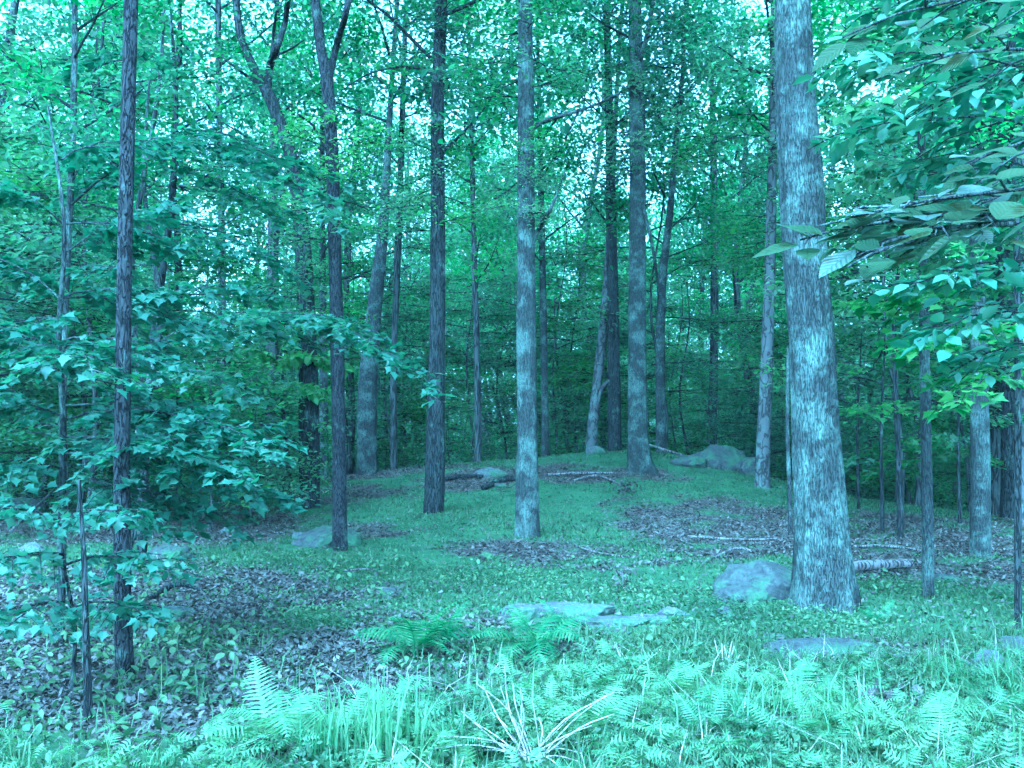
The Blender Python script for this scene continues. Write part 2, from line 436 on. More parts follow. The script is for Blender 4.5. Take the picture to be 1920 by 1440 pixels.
# ------------------------------------------------------------------ leaf templates (unit length along +Y, base at the origin)
def fan(outline, fold=0.06, droop=0.1):
    """closed outline (x,y) -> folded leaf, a triangle fan about the middle"""
    pts = [(x, y, abs(x) * fold * 3 - droop * y * y) for x, y in outline]
    c = (0, 0.42, -droop * 0.18)
    Vt = np.array([c] + pts, float); n = len(pts)
    T = np.array([[0, 1 + k, 1 + (k + 1) % n] for k in range(n)])
    return Vt, T
L_RHOMB = (np.array([(0, 0, 0), (0.27, 0.5, 0.05), (0, 1, -0.12), (-0.27, 0.5, 0.05)], float), np.array([[0, 1, 2], [0, 2, 3]]))
L_OVAL = (np.array([(0, 0, 0), (0.24, 0.28, 0.04), (0.25, 0.62, 0.03), (0, 1, -0.14), (-0.25, 0.62, 0.03), (-0.24, 0.28, 0.04)], float),
          np.array([[0, 1, 2], [0, 2, 3], [0, 3, 4], [0, 4, 5]]))
def pinnate(n=6):
    V, T = [(-.012, 0, 0), (.012, 0, 0), (0, 1, -.18)], [[0, 1, 2]]
    for k in range(n):
        y = .15 + .8 * k / n; z = .10 * math.sin(y * 3) - .18 * y * y; w = .30 * math.sin(math.pi * (.25 + .72 * k / n))
        for sg in (-1, 1):
            b = len(V); V += [(0, y - .035, z), (0, y + .055, z), (sg * w, y + .10, z - .05)]; T.append([b, b + 1, b + 2])
    return np.array(V, float), np.array(T)
L_PIN = pinnate()
half = [(0.06, 0.02), (0.30, 0.05), (0.24, 0.20), (0.52, 0.42), (0.30, 0.47), (0.22, 0.62), (0.14, 0.66)]
L_MAPLE = fan([(0, 0)] + half + [(0, 1.0)] + [(-x, y) for x, y in half[::-1]])
half2 = [(0.10, 0.10), (0.26, 0.16), (0.15, 0.30), (0.34, 0.46), (0.17, 0.54), (0.22, 0.76), (0.09, 0.82)]
L_OAK = fan([(0, 0)] + half2 + [(0, 1.0)] + [(-x, y) for x, y in half2[::-1]])
hs_ = [(0.05, 0.01), (0.22, 0.14), (0.31, 0.32), (0.30, 0.52), (0.20, 0.74), (0.07, 0.92)]
L_OAKY = (np.array([(0, 0, 0), (0.22, 0.35, 0.10), (0.12, 0.6, 0.02), (0, 1, 0.10), (-0.18, 0.62, 0.07), (-0.2, 0.3, -0.02)], float), np.array([[0, 1, 2], [0, 2, 3], [0, 3, 4], [0, 4, 5]]))
def broad_leaf():
    rows = 9; ws = [0.02, 0.17, 0.27, 0.31, 0.31, 0.27, 0.19, 0.10, 0.0]
    Vt = []; 
    for r in range(rows):
        y = r / (rows - 1)
        for s in (-1, -0.5, 0, 0.5, 1):
            x = s * ws[r]
            Vt.append((x, y, 0.10 * abs(x) - 0.13 * y * y + 0.006 * math.sin(y * 22 + abs(s) * 3) * abs(s)))
    T = []
    for r in range(rows - 1):
        for c in range(4):
            a = r * 5 + c
            T += [[a, a + 1, a + 6], [a, a + 6, a + 5]]
    return np.array(Vt, float), np.array(T)
L_BROAD = broad_leaf()

def leaf_arrays(C, size, tmpl, tilt=0.4, yaw=None, pitch=0.15, g=None):
    """place template leaves at centres C (N,3)"""
    g = g or rng
    Vt, T = tmpl; n = len(C)
    size = np.broadcast_to(size, (n,))
    yw = g.uniform(0, 2 * np.pi, n) if yaw is None else yaw
    tx = g.normal(pitch * -1, tilt, n); ty = g.normal(0, tilt, n)
    cz, sz = np.cos(yw), np.sin(yw); cx, sx = np.cos(tx), np.sin(tx); c2, s2 = np.cos(ty), np.sin(ty)
    O, I = np.zeros(n), np.ones(n)
    Rz = np.stack([np.stack([cz, -sz, O], -1), np.stack([sz, cz, O], -1), np.stack([O, O, I], -1)], 1)
    Rx = np.stack([np.stack([I, O, O], -1), np.stack([O, cx, -sx], -1), np.stack([O, sx, cx], -1)], 1)
    Ry = np.stack([np.stack([c2, O, s2], -1), np.stack([O, I, O], -1), np.stack([-s2, O, c2], -1)], 1)
    A = Rz @ Rx @ Ry
    V = np.einsum('nij,kj->nki', A, Vt) * size[:, None, None] + C[:, None]
    F = T[None] + (np.arange(n) * len(Vt))[:, None, None]
    return V.reshape(-1, 3), F.reshape(-1, 3), A

def leaves_mesh(name, C, size, tmpl, **k):
    V, F, _ = leaf_arrays(np.asarray(C), size, tmpl, **k)
    return np_mesh(name, V, F, smooth=False)

# ------------------------------------------------------------------ crowns
def make_crown(seed, Hc, Rm, nl, per, size, tmpl, flat=False, low=0.0, csz=0.5):
    """limbs (quads) and leaves of a crown whose axis runs from z=0 to z=Hc"""
    g = np.random.default_rng(seed)
    tubes, cl = [], []
    for k in range(nl):
        t = (k + g.uniform(0, .9)) / nl
        z0 = Hc * (low + (0.93 - low) * t)
        prof = math.sin(math.pi * (0.22 + 0.72 * t)) ** 0.8
        Lb = Rm * prof * g.uniform(.75, 1.15)
        az = k * 2.399 + g.uniform(-.5, .5)
        el = R(g.uniform(0, 18)) if flat else R(g.uniform(12, 35) + 30 * t)
        d = np.array([math.cos(az) * math.cos(el), math.sin(az) * math.cos(el), math.sin(el)])
        n = 6; P = []
        wob = g.normal(0, .06, (n, 3)).cumsum(0) * Lb * .5
        for q in range(n):
            s = q / (n - 1)
            p = np.array([0, 0, z0]) + d * Lb * s + wob[q] * s + np.array([0, 0, (-.12 if flat else .15) * Lb * s * s])
            P.append(p)
        r0 = 0.010 * Lb + 0.014
        tubes.append(tube_arrays(P, np.linspace(r0 * (.6 if flat else 1), 0.004, n), 5, cap=False))
        P = np.array(P)
        ns = int(5 + Lb * 1.6)
        for q in range(ns):
            s = g.uniform(.22, 1.0)
            b = P[0] + 0; f = s * (n - 1); a = min(int(f), n - 2); b = P[a] + (P[a + 1] - P[a]) * (f - a)
            sa = az + g.choice([-1, 1]) * g.uniform(.4, 1.3)
            sl = Lb * (1.05 - s) * .55 + g.uniform(.25, .6)
            e2 = el * .6 + g.normal(0, .25)
            e = b + np.array([math.cos(sa) * math.cos(e2), math.sin(sa) * math.cos(e2), math.sin(e2)]) * sl
            if flat: e[2] = b[2] + (e[2] - b[2]) * .3 - .05 * sl
            tubes.append(tube_arrays([b, (b + e) / 2 + g.normal(0, .04, 3), e], [.010, .007, .004], 3, cap=False))
            for u in (0.45, .75, 1.0):
                cl.append(b + (e - b) * u + g.normal(0, .12, 3))
    cl = np.array(cl)
    C = np.repeat(cl, per, axis=0)
    sp = np.array([csz, csz, csz * (.38 if flat else .6)])
    C = C + g.normal(0, 1, C.shape) * sp * .62
    V, F, _ = leaf_arrays(C, g.uniform(.7, 1.25, len(C)) * size, tmpl, tilt=.32 if flat else .5, g=g)
    fol = np_mesh('crown_foliage', V, F, smooth=False)
    return tubes, fol

CANOPY, UNDER = [], []
for s in range(6):
    tb, fol = make_crown(100 + s, 11 + s % 3, 3.1 + .3 * (s % 2), 17, 14, .172, L_OAK if False else L_OVAL, csz=.55)
    fol.materials.append(M['canopy']); CANOPY.append((tb, fol, 11 + s % 3))
for s in range(6):
    tb, fol = make_crown(200 + s, 5.5 + s % 2, 1.9 + .2 * (s % 3), 15, 11, .115, L_OVAL, flat=True, csz=.36)
    fol.materials.append(M['under']); UNDER.append((tb, fol, 5.5 + s % 2))
LOW = []
for s in range(4):
    tb, fol = make_crown(300 + s, 2.6, 1.15, 12, 10, .10, L_OVAL, flat=True, csz=.28)
    fol.materials.append(M['under']); LOW.append((tb, fol, 2.6))

# ------------------------------------------------------------------ trunks
def trunk_mesh(name, P, Rr, sides=20, flare=1.6, ridge=.05, seed=0.0, roots=5, dz=0.12, flare_h=0.35, extra=None):
    """bark-ridged trunk; P control points (relative to the base), Rr radii at them"""
    Ltot = sum((Vector(P[k + 1]) - Vector(P[k])).length for k in range(len(P) - 1))
    n = max(8, int(Ltot / dz))
    pts = np.array([tuple(v) for v in curve_pts(P, n)])
    cum = np.concatenate([[0], np.cumsum([(Vector(P[k + 1]) - Vector(P[k])).length for k in range(len(P) - 1)])])
    t = np.linspace(0, 1, n) * (len(P) - 1)
    rad = np.interp(t, np.arange(len(P)), Rr)
    z = pts[:, 2] - pts[0, 2]
    th = np.linspace(0, 2 * np.pi, sides, endpoint=False)
    fl = (flare - 1) * np.exp(-np.clip(z, 0, None) / flare_h)
    root = 0.6 + 0.4 * np.cos(roots * th[None] + seed) + 0.2 * np.cos((roots - 2) * th[None] + 2 * seed)
    rr = rad[:, None] * (1 + fl[:, None] * root)
    if extra:
        a0, amt, hh = extra
        dth = np.angle(np.exp(1j * (th[None] - a0)))
        rr = rr + amt * np.exp(-(dth / .5) ** 2) * np.exp(-np.clip(z, 0, None)[:, None] / hh)
    V = np.empty((n, sides, 3))
    for a in range(n):
        for b in range(sides):
            u = Vector((math.cos(th[b]) * 2.6 + seed, math.sin(th[b]) * 2.6, z[a] * 0.55))
            nn = mnoise.noise(u * 1.6) * ridge * 1.6 + (abs(mnoise.noise(Vector((u.x * 3.2, u.y * 3.2, u.z * 1.3)))) - .2) * ridge * 1.6
            r = rr[a, b] * (1 + nn)
            V[a, b] = (pts[a, 0] + math.cos(th[b]) * r, pts[a, 1] + math.sin(th[b]) * r, pts[a, 2])
    V = V.reshape(-1, 3)
    i = np.arange(n - 1)[:, None] * sides; j = np.arange(sides)[None]; j2 = (j + 1) % sides
    F = np.stack([i + j, i + j2, i + sides + j2, i + sides + j], -1).reshape(-1, 4)
    return np_mesh(name, V, F)

def shift(tb, v):
    return [(Vv + np.array(v)[None], Fv) for Vv, Fv in tb]

def add_crown(root, tip, var, sc, rz, near=False):
    """crown: the limbs as one mesh, the foliage as a second; both shared between trees"""
    tb, fol, hc = var
    key = id(fol)
    if key not in add_crown.cache:
        Vv, Fv = merge(tb)
        me = np_mesh('limbs', Vv, Fv); me.materials.append(M['bark_dark'])
        add_crown.cache[key] = me
    l = link('limbs', add_crown.cache[key], None, root); l['kind'] = 'stuff'
    f = link('crown', fol, None, root); f['kind'] = 'stuff'
    for o in (l, f):
        o.location = tip; o.rotation_euler = (0, 0, rz); o.scale = (sc, sc, sc)
add_crown.cache = {}

def spec_tree(base, Y, path, mat, label, flare=1.5, sides=20, top_h=19.0, crown=True, ridge=.05, name='tree', extra=None, cbase=None, limbs=(), dz=.12, cat='tree', csc=1.0, group=None, roots=5):
    """a tree whose trunk is seen: path = [(px, py, width px)...] from the ground upward"""
    Y0 = Y
    b = at(base[0], base[1], Y0)
    bz = H(b.x, Y0)
    root = empty(name, (b.x, Y0, bz - .03))
    tag(root, label, cat, group)
    P = [Vector((0, 0, -.25)), Vector((0, 0, 0))]; Rr = [path[0][2] * .5 / FPX * Y0 * 1.02] * 2
    for px, py, w in path:
        q = at(px, py, Y0)
        if q.z - bz < .15: continue
        P.append(Vector((q.x - b.x, 0, q.z - bz + .03))); Rr.append(w * .5 / FPX * Y0)
    top = P[-1]
    if crown and top_h > top.z + 1:
        dx = (P[-1].x - P[-2].x) / max(.5, P[-1].z - P[-2].z)
        dx = max(-.06, min(.06, dx))
        hh = top_h - top.z
        P.append(Vector((top.x + dx * hh * .5, .2, top.z + hh * .5))); Rr.append(Rr[-1] * .62)
        P.append(Vector((top.x + dx * hh, .1, top_h))); Rr.append(.03)
    sd_ = (base[0] * .37) % 6.28
    link('trunk', trunk_mesh('trunk', P, Rr, sides, flare, ridge, sd_, roots, dz, extra=extra), mat, root)
    for lb in limbs:
        pts = []
        for k, (px, py, w) in enumerate(lb):
            q = at(px, py, Y0 + (.0 if k == 0 else .25 * k * (1 if (base[0] + k) % 2 else -1)))
            pts.append((q.x - b.x, q.y - Y0, q.z - bz + .03))
        n = max(8, len(pts) * 4)
        cp = curve_pts(pts, n)
        rd = np.interp(np.linspace(0, len(pts) - 1, n), np.arange(len(pts)), [w * .5 / FPX * Y0 for _, _, w in lb])
        Vv, Fv = tube_arrays(cp, rd, 8, rough=.12, seed=sd_)
        link('limb', quads_mesh('limb', Vv, Fv), mat, root)
    if crown:
        var = CANOPY[int(base[0]) % 6]
        cb = cbase if cbase else top_h - var[2] * csc
        # axis position at crown base
        k = np.interp(cb + .5, [p.z for p in P], [p.x for p in P])
        add_crown(root, (float(k), 0, cb), var, csc, sd_)
    return root

# ------------------------------------------------------------------ the trees one can point to
BIG = spec_tree((1545, 1128), 8.9, [(1546, 1100, 104), (1540, 1000, 92), (1531, 850, 86), (1522, 650, 82), (1508, 450, 78), (1495, 250, 74), (1487, 60, 68), (1482, -150, 62)], M['bark'],
          'thickest trunk, a ridged grey oak with pale lichen, standing beside the blue-grey boulder', sides=90, ridge=.075, flare=1.55, dz=.05, top_h=20, roots=7)
spec_tree((235, 1268), 6.4, [(231, 1180, 31), (228, 900, 29), (231, 650, 28), (238, 300, 27), (246, 0, 26), (251, -200, 24)], M['bark_mid'],
          'thin straight trunk rising from leaf litter behind the layered maple sprays', sides=26, ridge=.06, flare=1.35, top_h=13, dz=.06, csc=.6)
spec_tree((638, 1030), 12.9, [(637, 990, 27), (635, 800, 25), (630, 560, 25), (623, 300, 24), (614, 160, 24), (600, 80, 19), (588, -40, 17), (580, -200, 15)], M['bark_mid'],
          'slender grey trunk beside the low mossy rock, forking high up', sides=22, flare=1.25, top_h=22, limbs=[[(614, 160, 16), (630, 90, 13), (652, 10, 12), (668, -80, 9)], [(622, 300, 8), (590, 240, 6), (560, 215, 4)]])
spec_tree((812, 968), 17.0, [(815, 900, 37), (817, 780, 33), (820, 600, 29), (821, 400, 27), (821, 200, 25), (827, 0, 22), (830, -150, 20)], M['bark_dark'],
          'dark straight trunk on the moss, second from the bare centre oak', sides=24, flare=1.2, top_h=19, limbs=[[(818, 140, 8), (770, 126, 6), (700, 135, 4), (640, 170, 2)]])
spec_tree((990, 1004), 14.0, [(989, 930, 43), (988, 830, 38), (987, 600, 36), (986, 400, 33), (986, 200, 30), (985, 40, 27), (984, -150, 25)], M['bark'],
          'tall straight trunk in the middle of the moss with dead leaves round its foot', sides=34, flare=1.35, top_h=19, dz=.08,
          limbs=[[(990, 245, 11), (1020, 228, 9), (1070, 212, 7), (1120, 195, 5), (1160, 175, 3)], [(990, 470, 12), (1010, 430, 9), (1035, 385, 6), (1060, 320, 3)], [(985, 150, 8), (960, 150, 4)], [(1085, 208, 4), (1060, 260, 3)]])
spec_tree((1197, 890), 21.0, [(1196, 840, 37), (1195, 700, 34), (1195, 500, 32), (1196, 350, 31), (1194, 180, 28), (1190, 0, 24), (1188, -120, 22)], M['bark'],
          'grey trunk on the crest of the mound with a wide dark root flare', sides=26, flare=1.7, top_h=20, extra=(0.0, .42, .34), limbs=[[(1195, 130, 12), (1215, 60, 9), (1228, -20, 7)], [(1196, 350, 9), (1225, 470, 6), (1235, 560, 3)]])
spec_tree((1429, 895), 20.0, [(1431, 840, 27), (1437, 700, 24), (1442, 560, 21), (1446, 400, 19), (1450, 200, 16)], M['bark_pale'],
          'pale lichen-blotched trunk just past the crest boulder', sides=18, flare=1.35, top_h=16, csc=.8)
spec_tree((1838, 1033), 12.6, [(1838, 900, 35), (1836, 720, 31), (1833, 560, 27), (1830, 400, 25), (1828, 200, 22)], M['bark'],
          'pale grey trunk near the dark pair of trunks at the edge of the wood', sides=24, flare=1.2, top_h=15, csc=.8)
spec_tree((1740, 1108), 9.6, [(1740, 1000, 20), (1737, 850, 19), (1734, 700, 19), (1731, 500, 17), (1728, 300, 15), (1725, 0, 13)], M['bark_grey'],
          'thin pale young trunk rising behind the end of the fallen log', sides=18, flare=1.2, top_h=10, crown=True, csc=.45)
spec_tree((1240, 850), 25.0, [(1239, 780, 19), (1238, 650, 18), (1242, 520, 16), (1256, 400, 13), (1268, 260, 10), (1280, 130, 7)], M['bark_grey'],
          'slim trunk bending away near its top, next to the root-flared oak', sides=14, flare=1.2, top_h=13, csc=.7)
spec_tree((1152, 849), 26.0, [(1152, 780, 25), (1150, 600, 22), (1146, 400, 19), (1142, 200, 16)], M['bark_dark'],
          'dark trunk behind the mound with a leaning pale trunk against it', sides=14, flare=1.2, top_h=19)
spec_tree((1108, 850), 26.5, [(1112, 790, 20), (1122, 700, 18), (1132, 600, 16), (1138, 520, 14), (1146, 380, 12)], M['bark_pale'],
          'pale leaning trunk crossing beside the dark one behind the mound', sides=14, flare=1.2, top_h=15, csc=.8)
spec_tree((1022, 861), 27.0, [(1022, 800, 14), (1020, 650, 13), (1016, 450, 12), (1012, 250, 10)], M['bark_grey'],
          'thin trunk partly behind the centre trunk on the far side of the moss', sides=12, flare=1.5, top_h=15, csc=.8)
spec_tree((896, 861), 26.0, [(896, 800, 13), (895, 700, 12), (890, 500, 11), (885, 300, 9)], M['bark_far'],
          'thin dark trunk beyond the pale flat rock on the mound', sides=12, flare=1.4, top_h=15, csc=.8)
spec_tree((688, 882), 24.0, [(688, 800, 38), (691, 700, 35), (704, 560, 27), (716, 450, 22), (726, 300, 14), (735, 150, 10)], M['bark_grey'],
          'stout blue-grey trunk leaning slightly at the edge of the dark undergrowth', sides=18, flare=1.15, top_h=20)
spec_tree((580, 895), 18.0, [(580, 800, 38), (577, 650, 34), (570, 500, 31), (562, 400, 28), (547, 300, 25), (528, 240, 24), (505, 180, 25), (482, 140, 19), (462, 95, 16), (448, 50, 15), (440, -60, 13)], M['bark_dark'],
          'stout dark trunk seen through the drooping maple spray and forking into a wide V', sides=18, flare=1.15, top_h=21,
          limbs=[[(500, 180, 17), (505, 130, 15), (520, 85, 13), (535, 40, 11), (545, -40, 9)], [(492, 162, 8), (460, 140, 6), (430, 118, 5), (400, 85, 3)], [(508, 120, 7), (512, 70, 6), (518, 20, 4)], [(515, 105, 5), (545, 92, 4), (570, 75, 2)]])
spec_tree((607, 884), 26.5, [(607, 800, 17), (606, 650, 15), (604, 450, 13)], M['bark_grey'],
          'narrow trunk pressed close beside the stout dark one', sides=12, flare=1.15, top_h=14, csc=.7)
spec_tree((510, 862), 28.0, [(510, 800, 26), (510, 650, 24), (512, 450, 20), (514, 250, 17)], M['bark_far'],
          'dim trunk in deep shade behind the maple leaf layers', sides=14, flare=1.15, top_h=18)
spec_tree((420, 905), 23.0, [(418, 800, 16), (417, 600, 15), (415, 400, 13), (411, 200, 12), (409, 0, 11), (408, -120, 10)], M['bark_far'],
          'narrow bare pole of a tree against the brightest sky gap', sides=12, flare=1.15, top_h=17, csc=.8)
spec_tree((1893, 985), 17.0, [(1897, 900, 36), (1893, 760, 33), (1884, 600, 30), (1876, 400, 27), (1870, 200, 22)], M['bark_dark'],
          'thick dark blue trunk leaning at the edge of the wood', sides=18, flare=1.15, top_h=18)
spec_tree((1868, 968), 20.0, [(1868, 850, 24), (1866, 700, 22), (1864, 500, 19)], M['bark_far'],
          'brownish trunk in shade between two grey trunks', sides=14, flare=1.15, top_h=16, csc=.8)
spec_tree((1916, 1010), 15.5, [(1917, 850, 15), (1920, 600, 14), (1922, 400, 12)], M['bark_pale'],
          'pale pole of a tree standing beside the thick dark blue leaning trunk', sides=12, flare=1.15, top_h=12, csc=.5)
spec_tree((118, 985), 10.0, [(118, 900, 14), (119, 700, 13), (125, 500, 13), (135, 300, 12), (140, 100, 11), (142, -50, 10)], M['bark_grey'],
          'very thin pole rising from the shaded edge among leaf layers', sides=12, flare=1.15, top_h=9, csc=.45)
spec_tree((1688, 1000), 14.0, [(1687, 930, 12), (1684, 850, 11), (1680, 740, 10), (1676, 600, 8)], M['bark_dark'],
          'short dark sapling stem under low maple leaves beyond the log', sides=10, flare=1.15, top_h=5, crown=False)
spec_tree((1482, 985), 14.5, [(1481, 930, 9), (1478, 860, 8), (1476, 780, 7), (1478, 650, 6)], M['bark_grey'],
          'wispy sapling stem close behind the thickest trunk', sides=10, flare=1.1, top_h=5, crown=False)
spec_tree((166, 1350), 5.45, [(165, 1300, 15), (163, 1240, 14), (160, 1150, 11), (158, 1060, 10), (154, 990, 8), (148, 900, 6)], M['bark_dark'],
          'dark crooked sapling stem standing nearest in the leaf litter', sides=14, flare=1.2, top_h=3, crown=False, dz=.04, ridge=.09)
spec_tree((1330, 852), 29.0, [(1338, 700, 17), (1340, 500, 15), (1338, 300, 13)], M['bark_far'],
          'narrow trunk rising behind the boulder on the crest', sides=12, top_h=16, csc=.8)
spec_tree((335, 905), 18.0, [(336, 800, 12), (337, 650, 12), (333, 450, 13), (325, 350, 12), (328, 200, 10)], M['bark_dark'],
          'thin crooked dark trunk between the narrow pole and the thin straight trunk', sides=12, top_h=12, csc=.6)
spec_tree((740, 872), 28.0, [(738, 700, 12), (745, 500, 13), (752, 300, 12), (758, 100, 10)], M['bark_far'],
          'slim far trunk between the stout blue-grey and the dark straight trunks', sides=12, top_h=18, csc=.8)
spec_tree((1905, 1010), 8.0, [(1908, 600, 12), (1903, 300, 12), (1896, 120, 14), (1894, -60, 14)], M['bark_dark'],
          'thin dark stem half hidden by the broad leaves at the edge', sides=12, top_h=7, csc=.35)

def shoots(word, Y, spots):
    root = [o for o in COL.objects if o.type == 'EMPTY' and word in o.get('label', '')][0]
    for k, (px, py, sc) in enumerate(spots):
        q = at(px, py, Y)
        add_crown(root, (q.x - root.location.x, .0, q.z - root.location.z - 1.3 * sc), LOW[k % 4], sc, k * 1.7 + py)
shoots('second from the bare centre oak', 17.0, [(821, 330, .8), (821, 60, .8)])
shoots('tall straight trunk in the middle', 14.0, [(985, 60, .8), (986, 330, .5)])
shoots('wide dark root flare', 21.0, [(1195, 230, .9), (1194, 40, 1.0)])
shoots('slender grey trunk beside', 12.9, [(622, 330, .7)])
shoots('forking into a wide V', 18.0, [(572, 560, .7)])
shoots('slim trunk bending away', 25.0, [(1275, 200, 1.2)])
shoots('just past the crest boulder', 20.0, [(1444, 380, .9), (1448, 160, 1.2)])
shoots('against the brightest sky gap', 23.0, [(411, 330, 1.0)])

# ------------------------------------------------------------------ the woods behind
def gtree(x, y, kind, idx, g):
    z = H(x, y)
    hgt_ = None
    if kind == 'canopy':
        var = CANOPY[idx % 6]; sc = g.uniform(.85, 1.2); cb = g.uniform(5.5, 9.5); Ht = cb + var[2] * sc; r = g.uniform(.10, .22)
        root = empty('woodland_tree', (x, y, z - .05))
        tag(root, 'tall trunk in the dense woods beyond the mossy mound', 'tree', 'tall trees in the woods beyond the mound')
        mat = M['bark_far'] if g.random() < .75 else M['bark_pale']
    elif kind == 'under':
        var = UNDER[idx % 6]; sc = g.uniform(.75, 1.35); cb = g.uniform(.9, 2.6); Ht = cb + var[2] * sc; r = g.uniform(.03, .07)
        root = empty('understory_tree', (x, y, z - .05))
        tag(root, 'small leafy tree filling the shade between taller trunks', 'tree', 'small leafy understory trees')
        mat = M['bark_far']
    else:
        var = LOW[idx % 4]; sc = g.uniform(.7, 1.3); cb = g.uniform(.1, .4); Ht = cb + var[2] * sc; r = .02
        root = empty('sapling', (x, y, z - .05))
        tag(root, 'low leafy sapling in the dark undergrowth beyond the crest', 'sapling', 'low saplings of the undergrowth')
        mat = M['bark_far']
    lean = g.normal(0, .02, 2) * Ht
    tk = int(g.integers(0, 4))
    key = (kind, tk)
    if key not in gtree.trunks:
        hh = 1.0
        P = [(0, 0, -.03), (.01, 0, .2), (-.012 * (tk + 1), .006, .5), (.006, -.01 * tk, .8), (0, 0, 1)]
        cp = curve_pts(P, 14)
        zz = np.array([q[2] for q in cp])
        rd = (1 - .75 * np.clip(zz, 0, 1)) * (1 + .5 * np.exp(-np.clip(zz, 0, 1) / .015))
        Vv, Fv = tube_arrays(cp, rd, 9, rough=.06, seed=tk)
        Vv[:, 0] = [v for v in Vv[:, 0]]
        gtree.trunks[key] = (Vv, Fv, np.array([tuple(q) for q in cp]))
    Vv, Fv, cp = gtree.trunks[key]
    # radius is in the mesh as 1: rebuild with the true radius and height
    zz = cp[:, 2]
    rd = r * (1 - .7 * np.clip(zz, 0, 1)) * (1 + .5 * np.exp(-np.clip(zz, 0, 1) * Ht / .3))
    C = cp * np.array([Ht * .9, Ht * .9, Ht * .97]) + np.outer(np.clip(zz, 0, 1), [lean[0], lean[1], 0])
    V2, F2 = tube_arrays(C, rd, 9, rough=.08, seed=tk + idx)
    link('trunk', np_mesh('trunk', V2, F2), mat, root)
    k = np.interp(cb + .4 * (Ht - cb), C[:, 2], np.arange(len(C)))
    a = C[int(k)]
    add_crown(root, (a[0], a[1], cb), var, sc, g.uniform(0, 6.28))
    return root
gtree.trunks = {}

SPEC_XY = [(o.location.x, o.location.y) for o in COL.objects if o.type == 'EMPTY']
g = np.random.default_rng(42)
placed = list(SPEC_XY)
def free(x, y, d):
    return all((x - a) ** 2 + (y - b) ** 2 > d * d for a, b in placed)
def px_of(x, y): return 960 + x / y * FPX
def window(px):
    return (262 < px < 290) or (345 < px < 415) or (1070 < px < 1105) or (1300 < px < 1370)
def scatter(n, kind, ymin, ymax, dmin, margin=3.0, rule=None):
    k = t = 0
    while k < n and t < n * 60:
        t += 1
        y = ymin + (ymax - ymin) * g.random() ** .8
        x = g.uniform(-1, 1) * (.53 * y + margin)
        if rule and not rule(x, y, px_of(x, y)): continue
        if kind == 'canopy' and window(px_of(x, y)) and g.random() < .75: continue
        if not free(x, y, dmin): continue
        placed.append((x, y)); gtree(x, y, kind, int(g.integers(0, 100)), g); k += 1
    return k
beyond = lambda x, y, px: y > (27.5 if 600 < px < 1500 else 22)
scatter(88, 'canopy', 22, 80, 2.0, rule=beyond)
scatter(150, 'under', 20, 60, 1.4, rule=lambda x, y, px: y > (28.5 if 560 < px < 1450 else (20 if px > 1450 else 17)))
scatter(7, 'under', 27.0, 34, 1.5, rule=lambda x, y, px: 600 < px < 1450)
scatter(26, 'under', 10.5, 22, 1.5, margin=4, rule=lambda x, y, px: (px < 330 and y > 13) or (px > 1640 and y > 15))
scatter(90, 'low', 24, 44, 1.1, rule=lambda x, y, px: y > (28.3 if 560 < px < 1300 else 23.5))
scatter(14, 'low', 15, 24, 1.0, margin=2, rule=lambda x, y, px: px < 560 or (px > 1640 and y > 17.5))

# the wood farther off reads as one mass
g = np.random.default_rng(77)
n = 9000
yy = g.uniform(62, 125, n); xx = g.uniform(-1, 1, n) * (.56 * yy + 4)
pxs = 960 + xx / yy * FPX
lowered = np.array([window(v) for v in pxs])
zz = hgt(xx, yy) + np.where(lowered, 10, 17 + 5 * np.sin(xx * .11 + 1)) * g.random(n) ** .9
cl = np.stack([xx, yy, zz], -1)
C = np.repeat(cl, 34, axis=0); C = C + g.normal(0, 1, C.shape) * np.array([1.25, 1.0, .55])
far = leaves_mesh('far_woods', C, g.uniform(.25, .5, len(C)), L_RHOMB, tilt=.6, g=g)
tag(link('far_woods', far, M['canopy']), 'mass of green foliage of the woods far beyond the clearing', kind='stuff')

